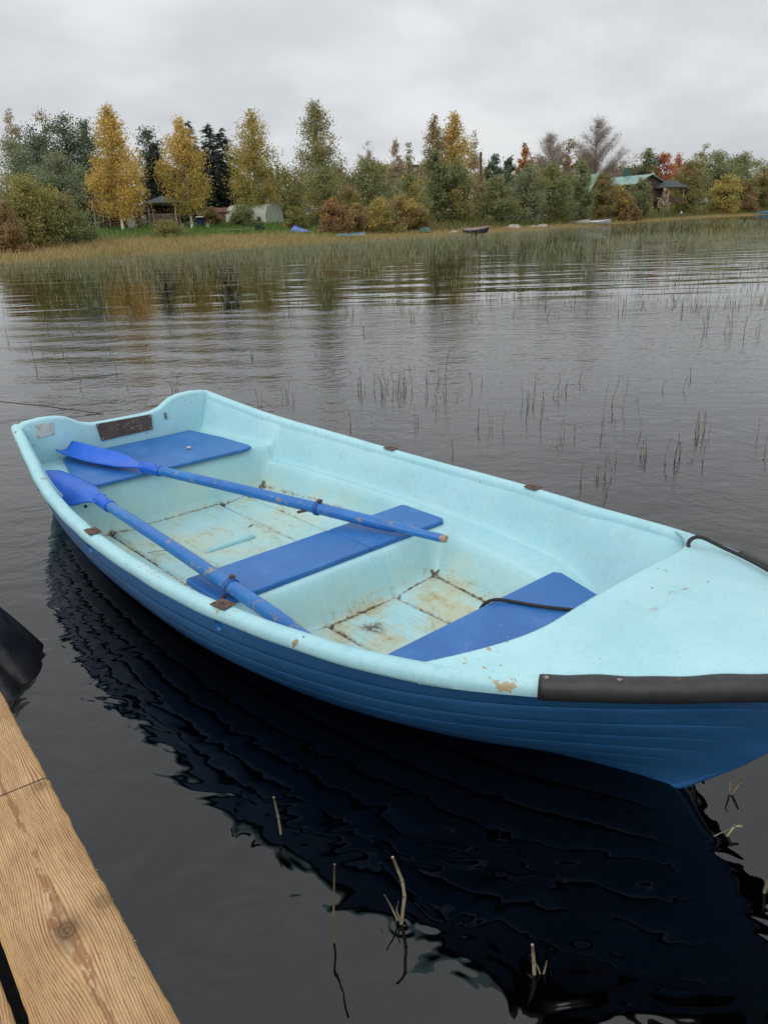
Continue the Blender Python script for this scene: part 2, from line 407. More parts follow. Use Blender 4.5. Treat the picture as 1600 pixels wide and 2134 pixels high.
# ------------------------------------------------------------------ water and shore
obj('water', [(-500, -30, 0), (600, -30, 0), (600, 900, 0), (-500, 900, 0)], [(0, 1, 2, 3)], M['water'], smooth=False)
tag(bpy.data.objects['water'], kind='structure')
SHORE_PX = [(-900, 24), (-400, 31), (0, 38.5), (200, 43), (400, 48), (700, 57), (1000, 72), (1150, 85), (1260, 99), (1364, 125), (1480, 150), (1600, 168), (1900, 200), (2600, 240)]
def col_x(px, D):
    """x of the image column px at depth D on the horizon"""
    py = 458-(px-800)*math.tan(ROLL); d = ray(px, py); return D*d[0]/d[1]
_sp = np.array([(col_x(px, D), D) for px, D in SHORE_PX])
_tt = np.linspace(0, 1, len(_sp)); _td = np.linspace(0, 1, 500)
SHORE = np.stack([np.interp(_td, _tt, _sp[:, 0]), np.interp(_td, _tt, _sp[:, 1])], -1)
for _ in range(30): SHORE[1:-1] = (SHORE[:-2]+2*SHORE[1:-1]+SHORE[2:])/4
SHORE[:, 1] += np.sin(SHORE[:, 0]*.7)*.35+np.sin(SHORE[:, 0]*.23+1)*.6
def inland(P):
    """signed distance inland from the shore line"""
    P = np.atleast_2d(P)[:, :2]; out = np.zeros(len(P))
    a, b = SHORE[:-1], SHORE[1:]; ab = b-a
    for i0 in range(0, len(P), 4000):
        q = P[i0:i0+4000]
        ap = q[:, None]-a; t = np.clip((ap*ab).sum(-1)/(ab**2).sum(-1), 0, 1); d = ap-t[..., None]*ab
        dd = np.sqrt((d**2).sum(-1)); k = dd.argmin(1); i = np.arange(len(q))
        cr = ab[k, 0]*ap[i, k, 1]-ab[k, 1]*ap[i, k, 0]
        out[i0:i0+4000] = dd[i, k]*np.sign(cr)
    return out
_pd = np.array([-60, -8, -2, 0, 2, 5, 10, 20, 30, 40, 80, 160, 400.]); _pz = np.array([-1.5, -.6, -.15, .03, .16, .36, .68, 1.28, 1.75, 2.05, 2.9, 4.0, 6.])
def ground_z(P): return np.interp(inland(P), _pd, _pz)
def gz(x, y): return float(ground_z(np.array([[x, y]]))[0])
_T = np.gradient(SHORE, axis=0); _N = np.stack([-_T[:, 1], _T[:, 0]], -1); _N /= np.linalg.norm(_N, axis=1, keepdims=True)
for _ in range(200): _N[1:-1] = (_N[:-2]+2*_N[1:-1]+_N[2:])/4
_N /= np.linalg.norm(_N, axis=1, keepdims=True)
_off = np.array([-8, -4, -2, -1, 0, 1, 2, 3.5, 5, 7, 10, 14, 20, 28, 40, 60, 90, 140, 220, 400.])
_gv = SHORE[:, None]+_N[:, None]*_off[None, :, None]
_zz = np.interp(_off, _pd, _pz)[None]+np.zeros((len(SHORE), 1))
_zz = _zz+np.where(_off > .5, 1, 0)[None]*(np.sin(_gv[..., 0]*.9+_gv[..., 1]*.4)*.05)
gnd = obj('shore_ground', np.concatenate([_gv, _zz[..., None]], -1).reshape(-1, 3), grid_faces(len(SHORE), len(_off)), M['ground'], attrs={'inland': np.broadcast_to(_off, _zz.shape).ravel().copy()})
tag(gnd, kind='structure')

# ------------------------------------------------------------------ the rowing boat
BX, BY, BTH, BL = -1.423, 4.107, R(-49.158), 3.716
KN = np.linspace(0, 1, 8)*BL
def beam(s): return np.maximum(cubic(KN, [.542, .642, .717, .739, .724, .646, .466, .02], np.clip(s, 0, BL)), .0)
def sheer(s): return cubic(KN, [.497, .42, .384, .373, .385, .413, .471, .524], np.clip(s, 0, BL))
def to_world(s, y, z):
    return (BX+s*math.cos(BTH)-y*math.sin(BTH), BY+s*math.sin(BTH)+y*math.cos(BTH), z)
boat = empty('rowing_boat', (BX, BY, 0), BTH, 'light blue fibreglass rowing boat with dark blue hull and foredeck', 'rowing boat')
def plan(s, off, sgn):
    """point at a plan offset outside the sheer line"""
    e = 1e-3; db = (beam(s+e)-beam(s-e))/(2*e); db = np.clip(db, -1.4, 1.4); n = np.sqrt(1+db*db)
    return s-off*db/n, sgn*np.maximum(beam(s)+off/n, 0)
# hull skin with lapped strakes
def hull():
    NS, NSTR = 110, 7
    t = np.linspace(0, 1, NS); V = []; Fc = []; base = 0
    def surf(T, Uu, o, sgn):
        s0 = T*BL; b = beam(s0)-.004; zs = sheer(s0)-.028
        zk = -.10+.03*sm(T, .55, 1.); kf = 1-sm(T, .45, 1.0)
        cy = b*(.50+.38*kf); cz = zk-.02*kf+(1-kf)*(zs-zk)*.10
        y = 2*Uu*(1-Uu)*cy+Uu**2*b; z = (1-Uu)**2*zk+2*Uu*(1-Uu)*cz+Uu**2*zs
        o = o*(1-sm(T, .91, .985)); y = y+o*.9*np.minimum(1, b/.12); z = z-o*.45
        stem = np.interp(z, [-.12, -.05, 0, .15, .3, .46, .6], [.60, .47, .40, .265, .15, .045, 0.])
        s_ = s0-stem*sm(T, .55, 1.)**1.5+np.interp(z, [-.1, .5], [.06, 0.])*(1-sm(T, 0, .3))
        return np.stack([s_, sgn*np.maximum(y, 0), z], -1)
    lap = [0, .44, .555, .65, .74, .825, .91, 1.0]
    for sgn in (1, -1):
        for k in range(NSTR):
            w = np.array([0, .03, .07, .16, .4, .7, .90, .97, 1.]); T, W_ = np.meshgrid(t, w, indexing='ij')
            U_ = lap[k]+(lap[k+1]-lap[k])*W_; o = np.interp(W_, [0, .03, .07, .16, .4, .7, .90, .97, 1.], [-.005, .004, .0075, .0080, .007, .006, .0045, .0010, -.005])*(1 if k else .7)
            V.append(surf(T, U_, o, sgn).reshape(-1, 3)); f = grid_faces(NS, 9)+base; Fc.append(f[:, ::-1] if sgn > 0 else f); base += NS*9
    return obj('hull', np.concatenate(V), np.concatenate(Fc), M['hull'], boat)
hull()
# stem band closing the bow
_sz = np.linspace(-.11, .455, 14); _ss = BL-np.interp(_sz, [-.12, -.05, 0, .15, .3, .46, .6], [.60, .47, .40, .265, .15, .045, 0.])
mb = MB(); mb.tube([(a-.010, 0, c) for a, c in zip(_ss, _sz)], .0125, 10); mb.build('stem', M['hull'], boat, True)
# outer transom skin
mb = MB(); mb.add([(.045, -.40, -.09), (.045, .40, -.09), (.003, .50, .425), (.003, -.50, .425)], [(0, 1, 2, 3)]); mb.build('transom_skin', M['hull'], boat)
# transom with motor notch
_ty = np.array([.548, .54, .50, .42, .345, .29, .255, .22, .165, .08]); _tz = np.array([.455, .492, .513, .520, .516, .502, .482, .460, .446, .443])
_out = [(y, z) for y, z in zip(-_ty, _tz)]+[(y, z) for y, z in zip(_ty[::-1], _tz[::-1])]+[(.505, .2), (.43, -.03), (-.43, -.03), (-.505, .2)]
n = len(_out); v = [(-.004, y, z) for y, z in _out]+[(.047, y, z) for y, z in _out]
mb = MB(); mb.add(v, [tuple(range(n)), tuple(range(2*n-1, n-1, -1))]+[(i, n+i, n+(i+1) % n, (i+1) % n) for i in range(n)])
mb.build('transom', M['rim'], boat, True, .015, 3)
# gunwale rim on either side
PROF = [(-.040, -.030), (-.039, -.010), (-.034, 0), (-.024, .006), (-.012, .0075), (-.001, .005), (.007, -.001), (.0115, -.010), (.012, -.022), (.010, -.031), (.005, -.035), (-.006, -.036)]
def rim(sgn, i):
    s = np.concatenate([np.linspace(0, 3.5, 120), np.linspace(3.51, BL, 14)])
    V = []
    for a in s:
        wob = .0012*math.sin(a*9.1+i)+.0009*math.sin(a*23.7)
        for o, dz in PROF:
            p, y = plan(a, o+wob, sgn); V.append((float(p), float(y), float(sheer(a))+dz))
    f = grid_faces(len(s), len(PROF)); f = f if sgn > 0 else f[:, ::-1]
    return obj('gunwale', V, f, M['rim'], boat)
rim(1, 0); rim(-1, 1)
# moulded inner liner
def liner():
    s = np.linspace(.030, 3.13, 420); w = np.linspace(-1, 1, 201)
    Sg, W = np.meshgrid(s, w, indexing='ij')
    bi = beam(Sg)-.039; y = W*bi; a = np.abs(y); zs = sheer(Sg)-.014
    zl = .205+(.288-.205)*(1-sm(Sg, .61, .635))+.05*sm(Sg, 2.9, 3.3)
    yl = bi-.060-.014*sm(Sg, .5, 1.5)-.22*sm(Sg, 2.45, 3.15)*np.minimum(1, bi/.3)
    wall = sm(a, yl, bi+.014)**.8
    # wells
    aft = sm(Sg, .598, .634)*(1-sm(Sg, 1.70, 1.735))
    fwd = sm(Sg, 1.962, 2.045)*(1-sm(Sg, 2.64, 2.70))
    yi_a = yl-.022; ya = 1-sm(a, yi_a-.075, yi_a)
    yi_f = np.interp(Sg, [1.9, 2.05, 2.3, 2.7], [.49, .475, .455, .38]); yf = 1-sm(a, yi_f-.105, yi_f)
    fa = .034+.014*sm(a, .235, .36)+.055*sm(a, .375, .60)
    fa = fa-.012*np.exp(-((a-.222)/.010)**2)-.014*np.exp(-((a-.378)/.012)**2)+.010*(1-sm(a, .190, .212))
    ff = .030+.02*sm(a, .1, .34)-.014*np.exp(-((a-.165)/.010)**2)-.004*np.exp(-((y)/.010)**2)
    z = zl-(zl-fa)*aft*ya-(zl-ff)*fwd*yf
    z = z+(zs-z)*wall
    # dirt where the floors meet the walls and along the grooves
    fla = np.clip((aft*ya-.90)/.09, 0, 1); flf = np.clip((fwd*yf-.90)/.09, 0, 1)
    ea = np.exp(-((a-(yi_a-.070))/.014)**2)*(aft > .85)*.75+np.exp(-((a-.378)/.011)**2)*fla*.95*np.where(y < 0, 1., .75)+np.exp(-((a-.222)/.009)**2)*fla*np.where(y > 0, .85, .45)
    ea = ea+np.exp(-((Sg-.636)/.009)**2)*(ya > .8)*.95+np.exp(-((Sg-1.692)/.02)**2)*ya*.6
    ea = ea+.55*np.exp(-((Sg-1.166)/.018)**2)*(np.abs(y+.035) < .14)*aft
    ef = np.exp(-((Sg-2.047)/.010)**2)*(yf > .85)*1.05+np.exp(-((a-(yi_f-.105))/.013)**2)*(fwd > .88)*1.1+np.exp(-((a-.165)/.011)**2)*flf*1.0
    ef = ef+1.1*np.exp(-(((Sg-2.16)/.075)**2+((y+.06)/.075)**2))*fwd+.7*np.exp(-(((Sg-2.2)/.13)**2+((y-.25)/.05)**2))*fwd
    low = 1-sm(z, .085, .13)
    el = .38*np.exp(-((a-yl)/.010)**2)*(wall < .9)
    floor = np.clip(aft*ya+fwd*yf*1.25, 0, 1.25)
    f = grid_faces(len(s), len(w))
    return obj('liner', np.stack([Sg, y, z], -1).reshape(-1, 3), f, M['liner'], boat, attrs={'dirt': (np.clip(ea+ef*.86+el, 0, .92)).ravel(), 'floor': floor.ravel()})
liner()
mb = MB(); mb.tube([(1.150, -.160, .043), (1.150, -.152, .048), (1.151, -.04, .049), (1.153, .080, .048), (1.153, .088, .043)], [.006, .0135, .0145, .0135, .006], 12); mb.build('floor_batten', M['rim'], boat, True)
# foredeck with a rolled aft lip
def deck():
    NW, NT = 61, 60
    w = np.linspace(-1, 1, NW); t = np.concatenate([[0], np.linspace(0, 1, NT)**1.25])
    outer = [(-.012, .0085), (-.001, .006), (.0075, .0005), (.0125, -.010), (.013, -.022), (.011, -.030)]
    cols = [('o', -1, o) for o in outer[::-1]]+[('i', x, None) for x in w]+[('o', 1, o) for o in outer]
    V = []
    for r_, tt in enumerate(t):
        for kind, x, o in cols:
            ax = min(abs(x), 1.)
            se = 3.095-.15*max(0., (ax-.50)/.50)**2.6
            s = se+(BL-se)*tt
            zs = float(sheer(s)); b = float(beam(s))
            cr = .046*min(1, b/.42)*float(sm(np.array(s-se), -.25, .12)+0) if kind == 'i' else 0
            lip = math.exp(-((s-se)/.034)**2)*.012*(1-ax**6)
            dip = -math.exp(-((s-se-.10)/.06)**2)*.006*(1-ax**4)
            if kind == 'i':
                p, y = plan(s, -.022, 1); y = float(y)*x; p = s+(float(p)-s)*ax**3
                z = zs+.011+cr*(1-ax**2.4)+lip+dip-.005*ax**6*(1-float(sm(np.array(s-se), 0., .22)))
            else:
                k_ = -.0035+.005*float(sm(np.array(s-se), 0., .22)); p, y = plan(s, o[0]+k_*.6, x); z = zs+o[1]+k_
            p = float(p); y = float(y)
            if r_ == 0:                                        # the lip turns down
                z -= .030*(1-ax**8); p += .008
            V.append((p, y, z))
    obj('foredeck', V, grid_faces(len(t), len(cols))[:, ::-1], M['deck'], boat)
deck()
# rubber fender round the bow, screwed on
FPROF = [(-.012, .012), (-.004, .0155), (.008, .014), (.018, .005), (.022, -.008), (.020, -.021), (.014, -.031), (.004, -.036), (-.004, -.035)]
fs = np.concatenate([np.linspace(3.195, 3.6, 40), np.linspace(3.61, BL, 10)])
V = []
for sgn, seq in ((-1, fs), (1, fs[::-1])):
    for a in seq:
        wv = .0018*math.sin(a*31)+.0012*math.sin(a*67+1)
        for k, (o, dz) in enumerate(FPROF):
            p, y = plan(a, o, sgn)
            tip = float(sm(np.array(a), BL-.06, BL)); 
            V.append((float(p)+o*tip*.8, float(y), float(sheer(a))+dz+(wv if k < 3 else wv*.2)))
nr, nc = 2*len(fs), len(FPROF)
ff = [tuple(q) for q in grid_faces(nr, nc)]+[tuple(range(nc)), tuple(range((nr-1)*nc, nr*nc))]
fender = obj('fender', V, ff, M['rubber'], boat)
b = fender.modifiers.new('thick', 'SOLIDIFY'); b.thickness = .003
for i, a in enumerate((3.206, 3.326, 3.415, 3.50)):
    p, y = plan(a, .004, -1); mb = MB(); z = float(sheer(a))+.0155
    c = (float(p), float(y), z); ang = [k*math.pi/5 for k in range(10)]
    vv = [(c[0]+.0062*math.cos(q), c[1]+.0062*math.sin(q), c[2]-.002) for q in ang]+[(c[0]+.0052*math.cos(q), c[1]+.0052*math.sin(q), c[2]+.0022) for q in ang]
    mb.add(vv, [tuple(range(10, 20))]+[(k, (k+1) % 10, 10+(k+1) % 10, 10+k) for k in range(10)])
    mb.box((c[0], c[1], c[2]+.0023), (.0065, .0012, .0006)); mb.box((c[0], c[1], c[2]+.0024), (.0012, .0065, .0006))
    mb.build('screw', M['rust'] if i == 2 else M['steel'], fender)
# seats
mb = MB(); mb.poly([(.058, -.335), (.075, -.36), (.40, -.435), (.56, -.440), (.625, -.415), (.632, -.38), (.632, .40), (.620, .435), (.585, .446), (.32, .428), (.06, .385), (.052, .36)], .288, .304)
mb.build('stern_seat', M['board'], boat, False, .006, 2)
def board(name, pts, z0, z1):
    mb = MB(); mb.poly(pts, z0, z1); return mb.build(name, M['board'], boat, False, .005, 2)
board('thwart', [(1.690, -.520), (1.700, -.530), (1.940, -.530), (1.952, -.518), (1.952, .1195), (1.690, .1195)], .2055, .2260)
board('thwart', [(1.690, .1205), (1.952, .1205), (1.952, .517), (1.935, .533), (1.705, .533), (1.690, .522)], .2055, .2265)
board('bow_seat', [(2.575, -.43), (2.60, -.44), (2.80, -.385), (3.12, -.27), (3.12, .27), (2.80, .385), (2.60, .445), (2.575, .43)], .2055, .2270)
# oarlock plates on the gunwale
for sgn in (-1, 1):
    for a in (1.405, 2.273):
        s0, y0 = plan(a, -.014, sgn); e = 1e-3; db = float((beam(a+e)-beam(a-e))/(2*e))*sgn; dzs = float((sheer(a+e)-sheer(a-e))/(2*e))
        c = np.array([float(s0), float(y0), float(sheer(a))+.0115]); tx = np.array([1, db, dzs]); tx /= np.linalg.norm(tx)
        nz = np.array([0, 0, 1.])-tx*tx[2]; nz /= np.linalg.norm(nz); ny = np.cross(nz, tx)
        rot = np.stack([tx, ny, nz], 1)
        mb = MB(); mb.box(c, (.062, .046, .005), rot=rot); pl = mb.build('oarlock_plate', M['rust'], boat, False, .003, 2)
        mb = MB(); mb.tube([c+nz*.001+(math.cos(q)*tx+math.sin(q)*ny)*.0105 for q in np.linspace(0, 2*math.pi, 17)], .0042, 6, False); mb.build('socket_ring', M['rust'], pl, True)
        mb = MB(); mb.tube([c+nz*.0022, c+nz*.0030], [.0075, .0075], 12); mb.build('socket_hole', M['dark'], pl)
        for q in (-.023, .023):
            mb = MB(); mb.tube([c+tx*q+ny*.012*np.sign(q)+nz*.001, c+tx*q+ny*.012*np.sign(q)+nz*.0052], [.0042, .003], 8); mb.build('bolt', M['rust'], pl, True)
        p2, y2 = plan(a, .003, sgn); mb = MB(); mb.tube([(float(p2)-.02, float(y2)-.010*sgn, float(sheer(a))-.070), (float(p2)-.02, float(y2)-.004*sgn, float(sheer(a))-.030)], .011, 10); mb.build('socket_tube', M['board'], boat, True)
# plates and fittings on the transom
def tplate(name, y0, y1, z0, z1, mat, th=.003, skew=.0):
    mb = MB(); x0 = .0475
    mb.add([(x0, y0+skew, z0), (x0, y1-skew*.2, z0+.006), (x0, y1, z1), (x0, y0, z1+.004), (x0+th, y0+skew, z0), (x0+th, y1-skew*.2, z0+.006), (x0+th, y1, z1), (x0+th, y0, z1+.004)],
           [(4, 5, 6, 7), (0, 1, 5, 4), (1, 2, 6, 5), (2, 3, 7, 6), (3, 0, 4, 7)])
    return mb.build(name, mat, boat)
wp = tplate('data_plate', -.456, -.368, .424, .491, M['plate_white'])
for k, (dy, dz) in enumerate(((-.449, .484), (-.375, .484), (-.447, .431), (-.375, .431))):
    mb = MB(); mb.tube([(.0503, dy, dz), (.0518, dy, dz)], [.003, .002], 8); mb.build('rivet', M['rust'], wp)
mb = MB()
for k in range(3): mb.box((.0507, -.436+.004*k*0, .479-.0075*k), (.0004, .020-.004*k, .0022)); 
for k in range(3): mb.box((.0507, -.382, .470-.012*k), (.0004, .005, .0030))
mb.build('plate_print', M['timber'], wp)['kind'] = 'stuff'
bp = tplate('motor_pad', -.150, .160, .346, .436, M['plywood'], .007, .014)
for dy, dz in ((-.142, .431), (.151, .427), (-.128, .356), (.147, .361)):
    mb = MB(); mb.tube([(.0545, dy, dz), (.0565, dy, dz)], [.0055, .004], 10); mb.build('screw', M['steel'], bp)
mb = MB()
rr = random.Random(3)
for k in range(26):
    y = rr.choice([-.03, .03, .045, .09])+rr.gauss(0, .018); z = rr.uniform(.365, .42); mb.box((.0547, y, z), (.0003, rr.uniform(.002, .010), rr.uniform(.001, .004)))
mb.build('scratch_marks', M['scratch'], bp)['kind'] = 'stuff'
mb = MB(); mb.box((.0485, .245, .411), (.003, .016, .040)); dc = mb.build('eye_strap', M['steel'], boat, False, .001, 1)
mb = MB(); mb.tube([(.050, .245, .397), (.056, .245, .405), (.056, .245, .417), (.050, .245, .425)], .003, 8); mb.build('strap_bar', M['steel'], dc, True)
_p = (.628, -.47, .20)
mb = MB(); mb.tube([(.636, -.475, .215), (.640, -.475, .215)], [.008, .008], 12); mb.build('drain_hole', M['dark'], boat)

# ------------------------------------------------------------------ oars
def oar(name, neck, end, tip, roll, ringt, pin, label, blade_w=.15, cup=.020):
    neck, end, tip = np.array(neck), np.array(end), np.array(tip)
    mid = (neck+end)/2
    root = empty(name, to_world(*mid), BTH, label, 'oar', 'pair of blue oars lying in the boat')
    d = end-neck; L = np.linalg.norm(d); d /= L
    ts = np.array([0, .02, .1, .3, .6, .70, .80, .84, .86, .90, .955, .975, .992, 1.0])
    rs = np.array([.0215, .0220, .0225, .0238, .0250, .0250, .0248, .0235, .0200, .0175, .0165, .0172, .0172, .0140])
    tq = np.linspace(0, 1, 70); rq = np.interp(tq, ts, rs)
    P = [neck+d*L*t-mid+np.array([0, 0, .003*math.sin(t*5)]) for t in tq]
    mb = MB(); mb.tube(P, rq, 16); n = 16
    o = obj('shaft', mb.v, mb.f, M['oar'], root, attrs={'along': np.repeat(tq, n)})
    # spoon blade
    bd = tip-neck; BLn = np.linalg.norm(bd); bd /= BLn
    side = np.cross(bd, [0, 0, 1]); side /= np.linalg.norm(side); up = np.cross(side, bd)
    sr = math.cos(roll)*side+math.sin(roll)*up; ur = -math.sin(roll)*side+math.cos(roll)*up
    us = np.linspace(0, 1, 34); ws = np.linspace(-1, 1, 21); V = []
    for u in us:
        wd = np.interp(u, [0, .08, .16, .28, .42, .6, .85, .97, 1], [.026, .027, .034, .056, .070, .075, .071, .066, .056])*blade_w/.15
        cp = cup*float(sm(np.array(u), .10, .45))
        for w in ws:
            ridge = .014*(1-float(sm(np.array(u), .05, .5)))*(1-w*w)
            bow = .030*(u-.55)**2*2.2-.010
            V.append(neck+bd*BLn*u+sr*wd*w+ur*(cp*(w*w)*1.3-cp*.5+bow+ridge*.3)-mid)
    bl = obj('blade', V, grid_faces(len(us), len(ws)), M['blade_plastic'], root)
    so = bl.modifiers.new('thick', 'SOLIDIFY'); so.thickness = .007; so.offset = 0
    mb = MB(); mb.tube([neck-d*.03-mid, neck+d*.0-mid, neck+d*.05-mid, neck+d*.085-mid, neck+d*.088-mid], [.0258, .0262, .0268, .0266, .0245], 16); sk = mb.build('blade_socket', M['blade_plastic'], root, True)
    q = neck+d*.06+np.array([0, 0, .0262])-mid; mb = MB(); mb.tube([q, q+np.array([0, 0, .003])], [.004, .003], 8); mb.build('rivet', M['rust'], sk)
    # clamp ring with its pin
    c = neck+d*L*ringt; rr_ = np.interp(ringt, ts, rs)
    mb = MB(); mb.tube([c-d*.009-mid, c-d*.008-mid, c+d*.008-mid, c+d*.009-mid], [rr_+.001, rr_+.006, rr_+.006, rr_+.001], 20, False); cl = mb.build('clamp_ring', M['oar_metal'], root, True)
    pin = np.array(pin, float); pin /= np.linalg.norm(pin)
    mb = MB(); mb.tube([c+pin*(rr_-.002)-mid, c+pin*(rr_+.065)-mid], .0058, 10); mb.build('pin', M['rust'], cl, True)
    up_ = -pin*.35+np.array([0, 0, .8]); up_ /= np.linalg.norm(up_)
    mb = MB(); mb.box(c+up_*(rr_+.009)-mid, (.016, .012, .014)); mb.tube([c+up_*(rr_+.010)-mid+np.array([0, -.012, 0]), c+up_*(rr_+.010)-mid+np.array([0, .012, 0])], .004, 8); mb.build('clamp_bolt', M['rust'], cl)
    return root
M['oar_metal'] = mat_blue_board('clamp_paint', (.012, .07, .32), 1.6, .45)
oar('oar', (.66, -.168, .333), (2.135, .349, .2465), (.066, -.335, .348), R(10), .62, (-.72, -.60, -.22), 'blue wooden oar lying from the stern seat across the middle thwart', .135)
oar('oar', (.90, -.492, .312), (2.50, -.470, .2315), (.35, -.535, .312), R(24), .642, (-.05, -.75, -.66), 'blue wooden oar lying along the near gunwale, lower end hidden', .16, -.034)

# ------------------------------------------------------------------ black painter rope and pebble
def rope(name, pts, rad, label, mat, cat='rope', n=240):
    P = np.array(pts, float); t = np.concatenate([[0], np.cumsum(np.linalg.norm(np.diff(P, axis=0), axis=1))])
    q = np.linspace(0, t[-1], n); C = np.stack([cubic(t, P[:, i], q) for i in range(3)], -1); o0 = C[0].copy()
    mb = MB(); mb.tube(C-o0, rad, 8)
    o = mb.build(name, mat, None, True); o.location = o0; return tag(o, label, cat)
_rp = [(2.60, .045, .06), (2.562, .060, .17), (2.560, .075, .215), (2.575, .098, .2335), (2.62, .14, .2335), (2.70, .175, .2335), (2.83, .255, .2335), (2.95, .31, .2335), (3.06, .33, .2400), (3.115, .345, .40), (3.105, .352, .47), (3.082, .365, .508), (3.090, .392, .520), (3.13, .410, .5105), (3.22, .378, .5105), (3.34, .305, .521), (3.46, .215, .531), (3.58, .115, .537)]
rope('rope', [to_world(*p) for p in _rp], .0058, 'black cord over the bow seat and along the foredeck edge', M['rope'])
_pb = to_world(.415, .180, .304)
V = []; f = grid_faces(7, 10, True)
for i in range(7):
    for j in range(10):
        a, c = i*math.pi/6, j*2*math.pi/10; q = 1+.18*math.sin(3*c+i)
        V.append((.012*math.sin(a)*math.cos(c)*q, .009*math.sin(a)*math.sin(c)*q, .0075+.0075*math.cos(a)))
pb = obj('pebble', V, f, simple('pale_pebble', (.55, .47, .38), .8)); pb.location = _pb
tag(pb, 'small pale pebble lying on the blue stern seat', 'pebble')
def debris(s, y, z, r_, name, mat, label, cat):
    V = []
    for i in range(5):
        for j in range(7):
            a = .0+i*.4*math.pi/4; c = j*2*math.pi/7; q = 1+.35*math.sin(2*c+1.3)
            V.append((r_*math.sin(a*1.2)*math.cos(c)*q, r_*.55*math.sin(a*1.2)*math.sin(c)*q, .006*math.cos(a)))
    o = obj(name, V, grid_faces(5, 7, True), mat); o.location = to_world(s, y, z); o.rotation_euler = (0, 0, 1.1); return tag(o, label, cat)
debris(1.02, .150, .040, .021, 'dead_leaf', simple('dead_leaf', (.09, .045, .03), .8), 'dark brown dead leaf on the boat floor aft of the thwart', 'leaf')
rope('twig', [to_world(*p) for p in ((.98, -.36, .052), (1.03, -.30, .060), (1.10, -.25, .056), (1.16, -.235, .05))], .0016, 'thin curved dry twig on the boat floor beside the near oar', M['reed'], 'twig', 24)
rope('mooring_line', [(-6.5, 6.9, .32), (-3.3, 6.35, .10), (-2.5, 6.18, .03), (-2.05, 6.1, -.03)], .004, 'thin dark mooring line stretched over the water behind the stern', M['rope'], 'rope', 60)

# ------------------------------------------------------------------ dock and floats at the lower left
DK = np.array([-.311, .758]); DT = np.array([.644, -.856]); DT = DT/np.linalg.norm(DT); DN = np.array([-DT[1], DT[0]])
_ang = math.atan2(DT[1], DT[0])
dock = empty('wooden_dock', (DK[0], DK[1], 0), _ang, 'unpainted larch board dock with sawn edges beside the boat', 'dock')
def plank(yc, wd, x0, x1, z, seed):
    nx, prof = 160, None
    rr = np.random.default_rng(seed); xs = np.linspace(x0, x1, nx)
    e1 = np.convolve(rr.normal(0, 1, nx+8), np.ones(9)/9, 'valid')*.004+rr.normal(0, .0006, nx); e2 = np.convolve(rr.normal(0, 1, nx+8), np.ones(9)/9, 'valid')*.003+rr.normal(0, .0006, nx)
    V = []
    for i, x in enumerate(xs):
        a, b_ = -wd/2+e2[i], wd/2+e1[i]
        for y, zz in ((a, -.045), (a-.001, -.004), (a+.004, 0), (a+wd*.3, .0008), (0, .001), (b_-wd*.3, .0008), (b_-.005, 0), (b_+.001, -.005), (b_, -.045)): V.append((x, y, zz))
    f = [tuple(q) for q in grid_faces(nx, 9, True)]+[tuple(range(9)), tuple(range((nx-1)*9, nx*9))[::-1]]
    o = obj('plank', V, f, M['wood'], dock); o.location = (0, yc, z)
    return o
plank(-.084, .168, -2.6, .35, .35, 1); plank(-.268, .165, -2.6, .35, .349, 2); plank(-.450, .165, -2.6, .35, .35, 3)
for x in (-2.2, .2): MB().box((x, -.30, .254), (.07, .62, .098)).build('joist', M['timber'], dock)
rr = random.Random(9); mb = MB()
for k in range(34):
    x = rr.uniform(-1.2, .3); y = rr.choice([.0, .0, -.168]); l = rr.uniform(.002, .009)*rr.random(); s_ = 1 if y == 0 else -1
    mb.add([(x, y-.001*s_, .349), (x+.0022, y-.001*s_, .349), (x+l*.8, y+l*.5*s_, .349+rr.uniform(-.004, .003))], [(0, 1, 2)])
mb.build('splinters', M['reed_pale'], dock)['kind'] = 'stuff'
# ribbed pipe under the planks
pt = np.linspace(-2.4, .4, 420); mb = MB(); mb.tube([(x, -.25, .115) for x in pt], [.165+.010*math.sin(x*2*math.pi/.045) for x in pt], 20)
pipe = mb.build('ribbed_pipe', M['rubber'], None, True); pipe.location = (DK[0], DK[1], 0); pipe.rotation_euler = (0, 0, _ang)
tag(pipe, 'black ribbed plastic pipe floating under the dock boards', 'pipe')
def float_cone(name, c, rad, hh, lean, seed, label):
    rr = np.random.default_rng(seed); V = []; NA, NH = 120, 26
    ph = rr.uniform(0, 6, 5)
    for i in range(NH):
        t = i/(NH-1); z = -.12+(hh+.12)*t; r_ = rad*(1.08-.80*t)*(1 if t < .97 else .6)
        for j in range(NA):
            a = 2*math.pi*j/NA
            crz = abs(math.sin(3.5*a+ph[4]+1.7*t)); q = 1-.13*(1-crz)**3-.09*(1-abs(math.sin(2.5*a+ph[2]-2.5*t)))**4+.05*math.sin(3*a+ph[0])+.035*math.sin(5*a+ph[1]+t*2)+.02*abs(math.sin(4*a+ph[2]+3*t))+.012*math.sin(11*a+ph[3]+5*t)
            V.append((r_*q*math.cos(a)+lean[0]*t, r_*q*math.sin(a)+lean[1]*t, z))
    f = [tuple(q) for q in grid_faces(NH, NA, True)]+[tuple(range((NH-1)*NA, NH*NA))]
    o = obj(name, V, f, M['film']); o.location = (*c, 0); return tag(o, label, 'float', 'black floats by the dock')
float_cone('dock_float', (-1.41, 2.22), .295, .40, (-.14, .08), 4, 'larger black film-wrapped float at the left edge, nearer the dock board')
float_cone('dock_float', (-1.62, 2.52), .27, .27, (-.12, .05), 8, 'smaller-looking black float mostly hidden behind the nearer float')

